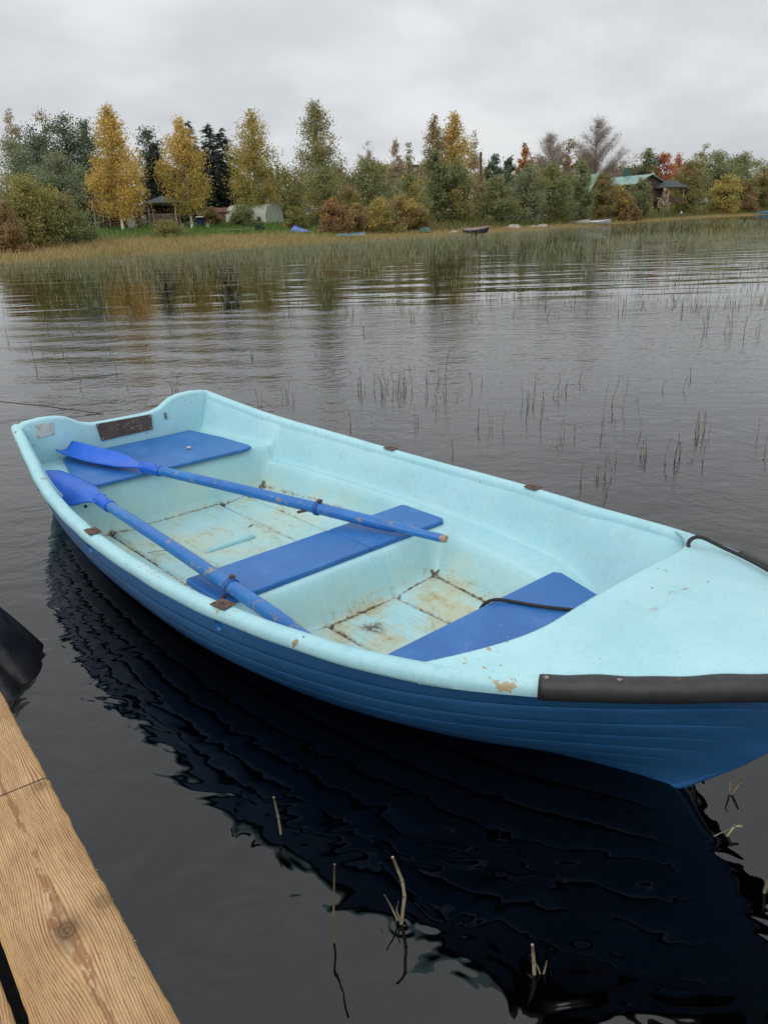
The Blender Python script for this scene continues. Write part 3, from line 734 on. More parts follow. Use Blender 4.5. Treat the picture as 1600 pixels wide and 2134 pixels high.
# ------------------------------------------------------------------ vegetation
def shore_depth(px): return float(np.interp(px, [p[0] for p in SHORE_PX], [p[1] for p in SHORE_PX]))
def leaf_mesh(name, C, size, cols, mat, parent, aspect=.55, hang=0.):
    """one small rhombic leaf clump per centre"""
    n = len(C); g = rng
    a = g.normal(size=(n, 3)); a[:, 2] -= hang; a /= np.linalg.norm(a, axis=1, keepdims=True)
    b = np.cross(a, g.normal(size=(n, 3))); b /= np.linalg.norm(b, axis=1, keepdims=True)
    sz = size*g.uniform(.6, 1.4, n)[:, None]
    V = np.stack([C-a*sz, C+b*sz*aspect, C+a*sz, C-b*sz*aspect], 1).reshape(-1, 3)
    f = np.arange(n*4).reshape(n, 4)
    c4 = np.concatenate([np.clip(cols, 0, 1), np.ones((n, 1))], 1)
    return obj(name, V, f, mat, parent, False, {'col': np.repeat(c4, 4, 0)})
def strips(name, A, B, w, cols, mat, parent, taper=.3):
    """thin blades or twigs from A to B"""
    n = len(A); d = B-A; s_ = np.cross(d, rng.normal(size=(n, 3))); s_ /= np.linalg.norm(s_, axis=1, keepdims=True)+1e-9
    w = np.broadcast_to(w, (n,))[:, None]
    V = np.stack([A-s_*w, A+s_*w, B+s_*w*taper, B-s_*w*taper], 1).reshape(-1, 3)
    c4 = np.concatenate([np.clip(cols, 0, 1), np.ones((n, 1))], 1)
    return obj(name, V, np.arange(n*4).reshape(n, 4), mat, parent, False, {'col': np.repeat(c4, 4, 0)})
PAL = dict(
    gold=[(.44, .29, .040), (.50, .34, .05), (.33, .25, .04), (.40, .235, .03)],
    goldgreen=[(.30, .235, .036), (.37, .27, .04), (.22, .20, .036), (.33, .20, .028)],
    yelgreen=[(.17, .16, .030), (.22, .19, .035), (.12, .13, .026), (.25, .18, .03)],
    birchgreen=[(.13, .14, .045), (.17, .15, .05), (.10, .11, .04), (.20, .16, .06)],
    green=[(.088, .105, .038), (.110, .125, .045), (.068, .085, .034), (.12, .12, .04)],
    willow=[(.100, .115, .060), (.080, .098, .050), (.115, .125, .06)],
    dark=[(.042, .062, .030), (.055, .078, .036), (.034, .052, .028)],
    olive=[(.14, .125, .030), (.11, .115, .028), (.18, .14, .035), (.09, .10, .028)],
    brown=[(.22, .155, .055), (.18, .13, .045), (.15, .125, .04), (.25, .16, .05)],
    orange=[(.34, .13, .022), (.28, .11, .022), (.30, .16, .025)],
    red=[(.36, .095, .030), (.30, .08, .028), (.28, .13, .03)],
    pale=[(.36, .28, .17), (.30, .24, .15), (.26, .21, .14)],
    rust=[(.25, .145, .055), (.20, .12, .05), (.18, .13, .05)],
    twig=[(.24, .19, .165), (.28, .225, .19), (.20, .165, .145)],
    spruce=[(.022, .034, .020), (.030, .044, .024), (.018, .028, .018)])
for _k in PAL:                                              # autumn leaves, slightly greyed
    PAL[_k] = [tuple(1.55*(.86*c+.14*(.3*q[0]+.6*q[1]+.1*q[2])) for c in q) for q in PAL[_k]]
for _k in ('dark', 'green', 'willow', 'olive', 'birchgreen', 'yelgreen'): PAL[_k] = [tuple((1.6 if _k in ('dark', 'green', 'willow') else 1.3)*c for c in q) for q in PAL[_k]]
PAL['spruce'] = [tuple(.85*c for c in q) for q in PAL['spruce']]
def prof_of(kind, t):
    if kind == 'birch': return np.interp(t, [0, .12, .35, .6, .8, .93, 1], [.55, .88, 1., .78, .50, .22, .04])
    if kind == 'poplar': return np.interp(t, [0, .15, .5, .8, 1], [.7, .95, 1, .7, .1])
    if kind == 'bush': return np.interp(t, [0, .2, .5, .8, 1], [.85, 1, .95, .7, .25])
    if kind == 'bare': return np.interp(t, [0, .3, .55, .85, 1], [.3, .8, 1., .62, .12])
    return np.interp(t, [0, .2, .5, .8, 1], [.6, .92, 1, .78, .2])
def tree(label, top, off, wpx, kind, pal, n, base=.2, name='tree', cat='tree', group=None, size=None, bark='bark', alt=None, altf=0., gap=.25, stems=1, zbase=None):
    """top: image column and row of the tree's top; off: metres behind the shore line"""
    D = shore_depth(top[0])+off; T = at_depth(top[0], top[1], D); x, y = T[0], T[1]
    zg = gz(x, y) if zbase is None else zbase
    H = max(T[2]-zg, .8); Rr = wpx/2*D/F
    if size is None: size = np.clip(.00112*D, .05, .19)
    else: size = size*.62
    n = int(n*2.5)
    root = empty(name, (x, y, zg-.05), rng.uniform(0, 6.28), label, cat, group); g = rng
    mb = MB(); seedp = g.uniform(0, 6, 4)
    for k in range(stems):
        ang = g.uniform(0, 6.28); sp = 0 if stems == 1 else Rr*.22
        hh = H*(.94 if k == 0 else g.uniform(.7, .9)); r0 = max(.045, H*.0125)*(1 if stems == 1 else .7)
        tz = np.linspace(0, 1, 9)
        P = [(sp*(.35+.9*t)*math.cos(ang)+Rr*.05*math.sin(3*t+seedp[0]), sp*(.35+.9*t)*math.sin(ang)+Rr*.05*math.sin(2.4*t+seedp[1]), t*hh) for t in tz]
        mb.tube(P, [r0*(1-.9*t)+.01 for t in tz], 7)
    # limbs
    nb = int(np.clip(n/70, 26, 170)); tb = base+(1-base)*g.uniform(0, 1, nb)**.95
    tb[0] = 1.
    az = g.uniform(0, 2*math.pi, nb); az = (np.arange(nb)*2.399+g.normal(0, .35, nb))
    tp = (tb-base)/(1-base); lob = 1+.16*np.sin(2*az+seedp[2]+5*tp)+.14*np.sin(3*az+seedp[3]-7*tp); rr_ = Rr*prof_of(kind, tp)*g.uniform(.50, 1.10, nb)*lob
    dens = np.where(g.uniform(size=nb) < gap, .15, g.uniform(.6, 1.5, nb))*(rr_/Rr+.12); dens /= dens.sum()
    up = {'birch': .75, 'poplar': 1.1, 'bush': .6, 'bare': 1.0}.get(kind, .55)
    droop = {'birch': .75, 'bush': .25, 'bare': .1}.get(kind, .3)
    z0 = np.maximum(tb*H-up*rr_*.9, H*base*.5)
    C = []; cc = []; A = []; B = []
    palA = np.array(PAL[pal]); palB = np.array(PAL[alt]) if alt else palA
    for i in range(nb):
        v = np.linspace(0, 1, 7); ca, sa = math.cos(az[i]), math.sin(az[i])
        ztip = tb[i]*H
        bez = lambda q: np.stack([rr_[i]*q*ca, rr_[i]*q*sa, z0[i]+(ztip-z0[i])*(q*(1+droop)-droop*q*q)], -1)
        L = bez(v); rb = max(.012, H*.0035)
        if rr_[i] > .25 and i % 2 == 0: mb.tube(L, [rb*(1-.8*q)+.004 for q in v], 4, False)
        if kind == 'bare':
            m = int(1.3*n*dens[i])+4; q = g.uniform(.15, 1, m); a_ = bez(q)
            out = np.stack([ca*.6+g.normal(0, .9, m), sa*.6+g.normal(0, .9, m), g.uniform(-.1, 1.5, m)], -1); out /= np.linalg.norm(out, axis=1, keepdims=True)
            a_ = a_+g.normal(0, .05*Rr, (m, 3)); A.append(a_); B.append(a_+out*(H*.055*g.uniform(.4, 1.3, m))[:, None])
            continue
        m = int(n*dens[i])+2; q = 1-g.uniform(0, 1, m)**1.5*.85
        sig = .10*Rr+.12*size/.2*.5
        p = bez(q)+np.clip(g.normal(0, 1, (m, 3)), -1.7, 1.7)*np.array([sig, sig, sig*.8])*(.6+.6*q[:, None])
        if kind == 'birch':
            hang = g.exponential(.055*H, m)*(q**2)*g.choice([0, 1], m, p=[.45, .55]); p[:, 2] -= np.minimum(hang, .13*H)
        base_c = palB[g.integers(len(palB))] if g.uniform() < altf*(1.6*tp[i] if altf < 1 else 1) else palA[g.integers(len(palA))]
        c = base_c*.6+(palB if False else palA)[g.integers(len(palA), size=m)]*.4 if base_c is not None else 0
        if alt and any((base_c == q_).all() for q_ in palB): c = base_c*.65+palB[g.integers(len(palB), size=m)]*.35
        C.append(p); cc.append(c*g.uniform(.72, 1.25, (m, 1)))
    if kind == 'bare':
        A = np.concatenate(A); B = np.concatenate(B); col = palA[g.integers(len(palA), size=len(A))]*g.uniform(.7, 1.2, (len(A), 1))
        cr = strips('crown', A, B, .0055*D/85+.006, col, M['leaf'], root)
        if alt:
            k = g.integers(len(B), size=n//9); col = palB[g.integers(len(palB), size=len(k))]
            lv = leaf_mesh('leaves', B[k]+g.normal(0, .1, (len(k), 3)), size*.7, col, M['leaf'], root)
    else:
        C = np.concatenate(C); cc = np.concatenate(cc); C[:, 2] = np.maximum(C[:, 2], .15)
        leaf_mesh('crown', C, size, cc, M['leaf'], root, hang=.9 if kind == 'birch' else 0.)
    mb.build('trunk', M['birch_bark'] if bark == 'birch' else M[bark], root, True)
    return root
def spruce(label, top, off, wpx, n=8200, group=None):
    D = shore_depth(top[0])+off; T = at_depth(top[0], top[1], D); x, y = T[0], T[1]; zg = gz(x, y); H = T[2]-zg; Rr = wpx/2*D/F*1.3; g = rng
    root = empty('spruce_tree', (x, y, zg-.05), 0, label, 'tree', group)
    mb = MB(); mb.tube([(0, 0, 0), (0, 0, H*.5), (0, 0, H)], [H*.013, H*.008, .012], 7); mb.build('trunk', M['bark'], root, True)
    t = 1-g.uniform(0, 1, 460)**.62; t[:6] = (1., .985, .97, .955, .94, .92); az = np.arange(460)*2.399+g.normal(0, .2, 460)
    A = []; B = []
    for i in range(460):
        r_ = Rr*(1-t[i])**.8*g.uniform(.7, 1.1)+.10; m = max(6, int(n/400*(r_/Rr+.25)*1.5)); q = g.uniform(.1, 1, m)
        z = t[i]*H+r_*(.18*q-.42*q*q); ca, sa = math.cos(az[i]), math.sin(az[i])
        p = np.stack([r_*q*ca, r_*q*sa, z], -1)+g.normal(0, .05, (m, 3)); d = np.stack([ca+g.normal(0, .7, m), sa+g.normal(0, .7, m), g.uniform(-.9, .1, m)], -1)
        A.append(p); B.append(p+d*.24*D/85)
    A = np.concatenate(A); B = np.concatenate(B); col = np.array(PAL['spruce'])[g.integers(3, size=len(A))]*g.uniform(.7, 1.4, (len(A), 1))
    strips('crown', A, B, .045*D/85, col, M['needle'], root, .25)
    return root
# --- left bank
TG = 'trees on the far bank'
tree('tall grey-green willow at the far left edge', (25, 292), 36, 120, 'round', 'willow', 4200, .05, 'willow_tree', group=TG, gap=.1)
tree('dark green alder with a twiggy top, left of the gold birches', (128, 243), 40, 120, 'round', 'dark', 5200, .05, 'alder_tree', group=TG, gap=.12)
tree('dark green alder just left of the largest gold birch', (176, 250), 44, 90, 'round', 'dark', 4200, .05, 'alder_tree', group=TG, gap=.12)
tree('broad dark alder crown behind the far left willow', (68, 262), 42, 130, 'round', 'dark', 5200, .05, 'alder_tree', group=TG, gap=.1)
tree('pale green bushy willow below the dark alders', (112, 320), 30, 110, 'round', 'willow', 4200, .02, 'willow_tree', group=TG, gap=.1)
tree('grey-green low willow beside the tall bare stems', (165, 345), 28, 90, 'round', 'willow', 3000, .02, 'willow_tree', group=TG, gap=.15)
tree('pale leafless-looking birch top rising at the far left edge', (17, 228), 55, 60, 'birch', 'pale', 1500, .2, 'birch_tree', group=TG, bark='birch', gap=.3)
tree('orange-tinged aspen top showing above the left alders', (85, 232), 52, 80, 'round', 'pale', 900, .4, 'aspen_tree', group=TG, alt='brown', altf=.5)
tree('largest gold birch, standing before the log hut', (222, 221), 23, 112, 'birch', 'gold', 9500, .17, 'birch_tree', group=TG, bark='birch', alt='goldgreen', altf=.25, gap=.06)
tree('gold birch with a single white trunk before the dark pavilion', (372, 245), 23, 96, 'birch', 'goldgreen', 6500, .20, 'birch_tree', group=TG, bark='birch', alt='gold', altf=.6, gap=.12)
tree('dark green tree between the two gold birches', (305, 268), 40, 90, 'round', 'dark', 4200, .05, 'alder_tree', group=TG, gap=.15)
spruce('spruce hidden low between the two gold birches', (318, 296), 36, 70, group=TG)
spruce('spruce peeking over the second gold birch', (391, 252), 45, 66, group=TG)
spruce('middle spruce of the dark group, with the broadest skirt', (431, 258), 42, 92, 9500, group=TG)
spruce('rightmost spruce, beside the yellow-green birch', (459, 266), 44, 86, 9500, group=TG)
tree('yellow-green weeping birch right of the spruces', (521, 231), 34, 112, 'birch', 'yelgreen', 7000, .14, 'birch_tree', group=TG, bark='birch', alt='goldgreen', altf=.5, gap=.2)
tree('low olive birch behind the utility pole', (592, 348), 50, 90, 'birch', 'olive', 3000, .05, 'birch_tree', group=TG, bark='birch')
tree('tallest airy grey-green birch left of the middle', (655, 212), 30, 112, 'birch', 'birchgreen', 6000, .2, 'birch_tree', group=TG, bark='birch', gap=.32)
tree('yellow-green bushy tree at the foot of the tallest birch', (672, 352), 22, 110, 'round', 'olive', 4600, .03, 'willow_tree', group=TG, alt='green', altf=.3)
tree('rust-brown low shrub by the blue tarpaulin', (690, 412), 11, 62, 'bush', 'rust', 2400, .02, 'shrub', 'shrub', alt='orange', altf=.3)
tree('dull brown shrub right of the rust one', (722, 385), 18, 70, 'bush', 'brown', 2400, .02, 'shrub', 'shrub')
tree('round green willow right of the tallest birch', (766, 330), 26, 118, 'round', 'green', 5200, .03, 'willow_tree', group=TG, alt='olive', altf=.4)
tree('faint leafless birch above the round green willow', (766, 296), 50, 60, 'bare', 'pale', 900, .3, 'birch_tree', group=TG, bark='greybark')
tree('pale thin birch between the willow and the tall orange birch', (824, 290), 46, 44, 'birch', 'pale', 1500, .2, 'birch_tree', group=TG, bark='birch', gap=.3)
tree('shorter pale birch beside the grey building', (850, 298), 46, 44, 'birch', 'pale', 1600, .15, 'birch_tree', group=TG, bark='birch', alt='olive', altf=.4)
for lb, tx, ty, w, pl in (('leftmost olive-brown thicket shrub by the pale punt', 745, 425, 70, 'brown'), ('olive-brown thicket shrub second from the pale punt', 790, 412, 80, 'olive'), ('yellow-brown thicket shrub before the grey building', 832, 405, 80, 'brown'), ('low brown thicket shrub left of the green dinghy', 866, 425, 60, 'brown')):
    tree(lb, (tx, ty), 9, w, 'bush', pl, 2800, .02, 'shrub', 'shrub', 'thicket along the middle of the bank', alt='goldgreen', altf=.3)
tree('yellow-green small tree left of the green dinghy', (855, 360), 14, 64, 'round', 'yelgreen', 3000, .05, 'willow_tree', group=TG, alt='green', altf=.3)
tree('pale orange birch, left stem of the tall middle group', (905, 240), 28, 66, 'birch', 'pale', 3400, .15, 'birch_tree', group=TG, bark='birch', alt='brown', altf=.6, gap=.2)
tree('tall yellow-orange birch of the middle group', (945, 233), 27, 78, 'birch', 'goldgreen', 5200, .15, 'birch_tree', group=TG, bark='birch', alt='gold', altf=.5, gap=.15)
tree('dark green column-shaped alder before the tall orange birches', (908, 308), 17, 62, 'poplar', 'green', 4600, .03, 'alder_tree', group=TG)
tree('olive-green willow under the tall yellow-orange birch', (950, 330), 16, 88, 'round', 'olive', 4600, .03, 'willow_tree', group=TG, alt='green', altf=.5)
tree('greyish thin birch by the brown pole', (988, 275), 38, 62, 'birch', 'pale', 1900, .1, 'birch_tree', group=TG, bark='birch', gap=.35)
tree('small orange-brown tree at the foot of the brown pole', (1004, 370), 22, 58, 'round', 'rust', 2000, .05, 'aspen_tree', group=TG)
tree('dark green tree right of the brown pole', (1034, 325), 36, 62, 'round', 'dark', 2800, .1, 'alder_tree', group=TG)
tree('small dark green tree beside the orange maple', (1062, 328), 38, 44, 'round', 'dark', 1900, .1, 'alder_tree', group=TG)
tree('slim orange maple rising over green trees', (1093, 298), 36, 40, 'poplar', 'orange', 1900, .15, 'maple_tree', group=TG)
for lb, tx, ty, w, pl, of in (('green willow behind the dark beached boat', 1036, 368, 84, 'green', 12), ('grey-green willow above the stone heap', 1100, 345, 92, 'willow', 12), ('green willow under the twiggy bare tree', 1152, 342, 84, 'green', 13)):
    tree(lb, (tx, ty), of, w, 'round', pl, 4600, .03, 'willow_tree', group=TG, alt='olive', altf=.3, stems=3)
tree('round twiggy bare tree right of the orange maple', (1150, 278), 28, 100, 'bare', 'twig', 4200, .15, 'lime_tree', group=TG, bark='greybark', alt='rust')
tree('yellowing tree between the two bare trees', (1186, 290), 26, 60, 'round', 'olive', 1900, .1, 'aspen_tree', group=TG, alt='rust', altf=.5, gap=.3)
tree('tallest bare brown tree on the right half', (1246, 248), 26, 112, 'bare', 'twig', 5200, .15, 'lime_tree', group=TG, bark='greybark', alt='rust')
tree('slim green alder over the white beached boat', (1214, 335), 9, 56, 'poplar', 'green', 3600, .03, 'alder_tree', group=TG)
tree('olive bushy tree under the tallest bare tree', (1258, 362), 14, 66, 'round', 'olive', 3000, .03, 'willow_tree', group=TG, alt='brown', altf=.3)
tree('yellow-brown shrub left of the green-roofed house', (1292, 388), 8, 52, 'bush', 'brown', 2300, .02, 'shrub', 'shrub', alt='goldgreen', altf=.5)
tree('grey-brown shrub low before the green-roofed house', (1312, 418), 6, 44, 'bush', 'rust', 1600, .02, 'shrub', 'shrub')
tree('small green tree standing before the house roof', (1338, 372), 10, 50, 'round', 'green', 2600, .05, 'willow_tree', group=TG)
tree('dark oak rising behind the green roof', (1350, 312), 50, 64, 'round', 'dark', 2600, .1, 'oak_tree', group=TG, alt='olive', altf=.3)
tree('brown far tree left of the chimney', (1300, 338), 60, 46, 'round', 'rust', 1500, .1, 'aspen_tree', group=TG)
tree('red maple right of the dark oak', (1383, 322), 44, 62, 'round', 'red', 3000, .1, 'maple_tree', group=TG)
tree('orange maple right of the red one', (1418, 322), 46, 56, 'round', 'orange', 2200, .1, 'maple_tree', group=TG, alt='red', altf=.3)
tree('slender pale sapling before the small pavilion', (1386, 392), 8, 18, 'birch', 'pale', 300, .3, 'birch_tree', group=TG, bark='greybark')
tree('airy half-bare tree above the olive tree', (1468, 302), 40, 60, 'round', 'birchgreen', 1000, .3, 'aspen_tree', group=TG, bark='greybark', gap=.3)
tree('olive tree right of the small pavilion', (1440, 338), 16, 80, 'round', 'olive', 4200, .03, 'willow_tree', group=TG, stems=3, alt='brown', altf=.2)
tree('broad green tree left of the yellow shrub', (1500, 318), 28, 100, 'round', 'green', 4200, .05, 'willow_tree', group=TG)
tree('green tree near the right edge with a ragged top', (1552, 320), 30, 80, 'round', 'green', 3000, .05, 'willow_tree', group=TG, alt='olive', altf=.4)
tree('bright yellow-green shrub on the right bank', (1516, 364), 12, 66, 'bush', 'yelgreen', 3000, .02, 'shrub', 'shrub', alt='goldgreen', altf=.4)
tree('brown shrub between the yellow shrub and the right edge', (1562, 372), 13, 54, 'bush', 'rust', 2000, .02, 'shrub', 'shrub', alt='olive', altf=.4)
tree('olive tree cut by the right edge', (1596, 348), 20, 70, 'round', 'olive', 2800, .03, 'willow_tree', group=TG, alt='brown', altf=.4)
tree('dull green tree beyond the right edge shrubs', (1622, 335), 34, 90, 'round', 'green', 2600, .05, 'willow_tree', group=TG)
for k_, (tx, ty, w, pl) in enumerate([(205, 330, 90, 'willow'), (348, 345, 80, 'dark'), (486, 350, 80, 'olive'), (560, 352, 76, 'olive'), (618, 368, 70, 'green'), (706, 350, 70, 'olive'), (735, 372, 80, 'green'), (806, 345, 80, 'olive'), (872, 350, 70, 'brown'), (1012, 350, 70, 'olive'), (1068, 358, 80, 'green'), (1126, 330, 80, 'olive'), (1222, 318, 70, 'olive'), (1278, 345, 70, 'brown'), (1322, 345, 56, 'rust'), (1440, 332, 60, 'rust'), (1528, 335, 80, 'olive'), (1580, 335, 70, 'green')]):
    side = ['behind the largest gold birch', 'behind the dark pavilion', 'between the spruces and the weeping birch', 'left of the utility pole', 'right of the utility pole', 'right of the airy birch', 'behind the rust-brown shrub', 'below the pale thin birch', 'left of the tall orange birches', 'right of the brown pole', 'below the slim orange maple', 'below the round bare tree', 'below the tallest bare tree', 'left of the house chimney', 'behind the house chimney', 'behind the pavilion on the right', 'behind the yellow-green shrub', 'near the right edge'][k_]
    tree({'willow': 'grey-green', 'dark': 'dark green', 'olive': 'olive', 'green': 'green', 'brown': 'brownish', 'rust': 'rusty'}[pl]+' background tree filling the gap '+side, (tx, ty), 58, w, 'round', pl, 1900, .02, 'background_tree', group='background trees', alt='olive', altf=.3, gap=.1)
# --- near left bushes
tree('large rounded green-yellow bush filling the left edge', (45, 368), 9, 150, 'bush', 'olive', 8500, .01, 'willow_bush', 'bush', alt='yelgreen', altf=.5, size=.10, gap=.05)
tree('lower green shoulder of bushes sloping to the meadow', (112, 404), 10, 110, 'bush', 'green', 6000, .01, 'willow_bush', 'bush', alt='olive', altf=.5, size=.10, gap=.05)
tree('smallest green bush ending the left bush group', (158, 446), 11, 66, 'bush', 'green', 2800, .01, 'willow_bush', 'bush', alt='olive', altf=.3, size=.09, gap=.05)
tree('brown withered bush at the left edge', (4, 418), 6, 70, 'bush', 'rust', 3600, .01, 'willow_bush', 'bush', size=.085, alt='brown', altf=.4)
tree('low yellow-green bush before the lattice pavilion', (345, 458), 14, 72, 'bush', 'olive', 3000, .01, 'shrub', 'shrub', size=.08)
tree('low green bush left of the greenhouse', (505, 428), 27, 60, 'bush', 'green', 2400, .02, 'shrub', 'shrub')
tree('small dark round bush before the greenhouse', (538, 452), 16, 24, 'bush', 'dark', 900, .02, 'shrub', 'shrub', size=.08)
tree('grey-brown bush between the white trunk and red shed', (438, 432), 27, 44, 'bush', 'brown', 1600, .02, 'shrub', 'shrub')
tree('green bush beside the greenhouse door', (612, 430), 20, 44, 'bush', 'olive', 1600, .02, 'shrub', 'shrub')
for lb, tx, ty in (('taller bare grey stem left of the gold birch', 186, 378), ('shorter bare grey stem left of the gold birch', 192, 388)):
    D = shore_depth(tx)+24; T = at_depth(tx, ty, D); mb = MB(); z0 = gz(T[0], T[1])
    mb.tube([(0, 0, -.1), (.1, 0, (T[2]-z0)*.5), (.02, 0, T[2]-z0)], [.10, .08, .05], 7)
    o = mb.build('bare_stem', M['greybark'], None, True); o.location = (T[0], T[1], z0); tag(o, lb, 'tree stem')

# ------------------------------------------------------------------ buildings and things on the far bank
def spot(px, off):
    D = shore_depth(px)+off; x = col_x(px, D); return np.array([x, D, gz(x, D)]), D
def gable(root, L, W, hw, hr, wall, roof, over=.3):
    """house body: ridge along local x"""
    mb = MB(); v = [(x, y, z) for x in (-L/2, L/2) for y, z in ((-W/2, 0), (W/2, 0), (W/2, hw), (0, hw+hr), (-W/2, hw))]
    mb.add(v, [(0, 1, 2, 3, 4), (9, 8, 7, 6, 5), (0, 5, 6, 1), (1, 6, 7, 2), (4, 9, 5, 0)]); mb.build('wall', wall, root)
    mb = MB(); k = hr/(W/2)
    for sg in (-1, 1):
        a = np.array([0, sg*(W/2+over), hw-over*k]); b = np.array([0, 0, hw+hr])
        for q in (0,):
            x0, x1 = -L/2-over, L/2+over
            mb.add([(x0, a[1], a[2]+.03), (x1, a[1], a[2]+.03), (x1, 0, b[2]+.03), (x0, 0, b[2]+.03), (x0, a[1], a[2]+.13), (x1, a[1], a[2]+.13), (x1, 0, b[2]+.14), (x0, 0, b[2]+.14)],
                   [(0, 1, 2, 3), (4, 5, 6, 7), (0, 1, 5, 4), (1, 2, 6, 5), (3, 0, 4, 7)])
    return mb.build('roof', roof, root)
# log hut
P, D = spot(243, 29); hut = empty('log_hut', P, R(8), 'small brown log hut half hidden by the gold birch', 'hut')
hut_w, hut_d, hut_h = 3.6, 3.2, 2.1
mb = MB()
for k in range(10):
    z = .11+k*.205
    for sy in (-1, 1): mb.tube([(-hut_w/2-.18, sy*hut_d/2, z), (hut_w/2+.18, sy*hut_d/2, z)], .108, 8)
    for sx in (-1, 1): mb.tube([(sx*hut_w/2, -hut_d/2-.18, z+.1), (sx*hut_w/2, hut_d/2+.18, z+.1)], .108, 8)
w_ = mb.build('log_wall', M['log'], hut, True); w_['kind'] = 'stuff'
mb = MB(); mb.box((-.9, -hut_d/2-.06, .95), (.75, .12, 1.8)); mb.build('door', M['brown_wall'], hut)
mb = MB()
for sg in (-1, 1):
    mb.add([(-2.2, sg*2.1, 2.02), (2.2, sg*2.1, 2.02), (2.2, 0, 3.1), (-2.2, 0, 3.1), (-2.2, sg*2.1, 2.12), (2.2, sg*2.1, 2.12), (2.2, 0, 3.22), (-2.2, 0, 3.22)], [(0, 1, 2, 3), (4, 5, 6, 7), (0, 1, 5, 4), (1, 2, 6, 5), (3, 0, 4, 7)])
mb.build('roof', M['dark_roof'], hut)
ld = empty('ladder', (P[0]-.05, P[1]-2.15, gz(P[0], P[1]-2.15)), R(8), 'wooden ladder leaning on the log hut wall', 'ladder')
for sx in (-.28, .28): mb = MB(); mb.bar((sx, -.35, 0), (sx, .32, 2.25), .07, .05); mb.build('rail', M['pale_wood'], ld)
for k in range(6): q = .14+k*.145; mb = MB(); mb.bar((-.28, -.35+.67*q, 2.25*q), (.28, -.35+.67*q, 2.25*q), .05, .05); mb.build('rung', M['pale_wood'], ld)
P, D = spot(276, 25.5); o = MB().box((0, 0, .95), (.65, .06, 1.9), rz=.2).build('leaning_board', M['grey']); o.location = P; o.rotation_euler = (R(-7), R(-5), 0); tag(o, 'pale grey board leaning beside the log hut', 'board')
# pavilions
def pavilion(px, off, w, h, hr, label, roof, lattice, z=None, rz=.1):
    P, D = spot(px, off)
    if z is not None: P[2] = z
    r_ = empty('garden_pavilion', P, rz, label, 'pavilion')
    for sx in (-1, 1):
        for sy in (-1, 1): MB().box((sx*w*.44, sy*w*.44, h/2), (.13, .13, h)).build('post', M['pale_wood'], r_)
    for sy in (-1, 1): MB().box((0, sy*w*.445, h-.12), (w*.98, .10, .24)).build('beam', M['pale_wood'], r_)
    q = w*.58; mb = MB(); mb.add([(-q, -q, h), (q, -q, h), (q, q, h), (-q, q, h), (0, 0, h+hr), (-q, -q, h-.1), (q, -q, h-.1), (q, q, h-.1), (-q, q, h-.1)], [(0, 1, 4), (1, 2, 4), (2, 3, 4), (3, 0, 4), (5, 6, 1, 0), (6, 7, 2, 1), (7, 8, 3, 2), (8, 5, 0, 3), (5, 8, 7, 6)]); mb.build('roof', roof, r_)
    mb = MB(); n = 15
    for k in range(n):
        x = -w*.44+w*.88*k/(n-1)
        for d_ in (-1, 1): 
            x2 = np.clip(x+d_*.7, -w*.44, w*.44); mb.bar((x, -w*.45+.01*d_, .1), (x2, -w*.45+.01*d_, .1+abs(x2-x)*1.2), .02, .035)
    mb.box((0, -w*.45, .98), (w*.9, .05, .06)); mb.box((0, -w*.45, .1), (w*.9, .05, .06))
    if lattice: mb.build('lattice', M['pale_wood'], r_)['kind'] = 'stuff'
    else: MB().box((0, -w*.45, .45), (w*.88, .06, .8)).build('parapet', M['brown_wall'], r_); 
    MB().box((0, w*.42, h*.45), (w*.84, .05, h*.9)).build('back_wall', M['dark'] if not lattice else M['brown_wall'], r_)
    return r_
pavilion(346, 31, 2.75, 2.0, .62, 'open pavilion with dark hipped roof and pale lattice', M['dark_roof'], True)
# grey fence boards between hut and pavilion
P, D = spot(290, 36); fe = empty('board_fence', P, R(4), 'dark grey board fence between the hut and pavilion', 'fence')
for k in range(12): MB().box((-1.7+k*.30, 0, .75+.03*math.sin(k*2)), (.27, .03, 1.5)).build('board', M['timber'] if k % 3 else M['boat_dark'], fe)
# sawhorse-like arched frame near the hut
P, D = spot(288, 26); a = empty('garden_arch', P, .2, 'small pale bent-hoop frame standing beside the grey board', 'frame')
for dx in (0, .55): mb = MB(); mb.tube([(dx-.45, 0, 0), (dx-.15, 0, .75), (dx+.15, 0, .78), (dx+.4, 0, .3), (dx+.42, 0, 0)], .05, 6); mb.build('hoop', M['timber'], a, True)
# red shed
P, D = spot(462, 37); sh = empty('red_shed', P, R(-6), 'low dark red shed behind the lawn', 'shed'); gable(sh, 2.6, 2.0, .95, .35, M['red'], M['red'], .15)
MB().box((.3, -1.02, .45), (.6, .05, .9)).build('door', M['brown_wall'], sh)
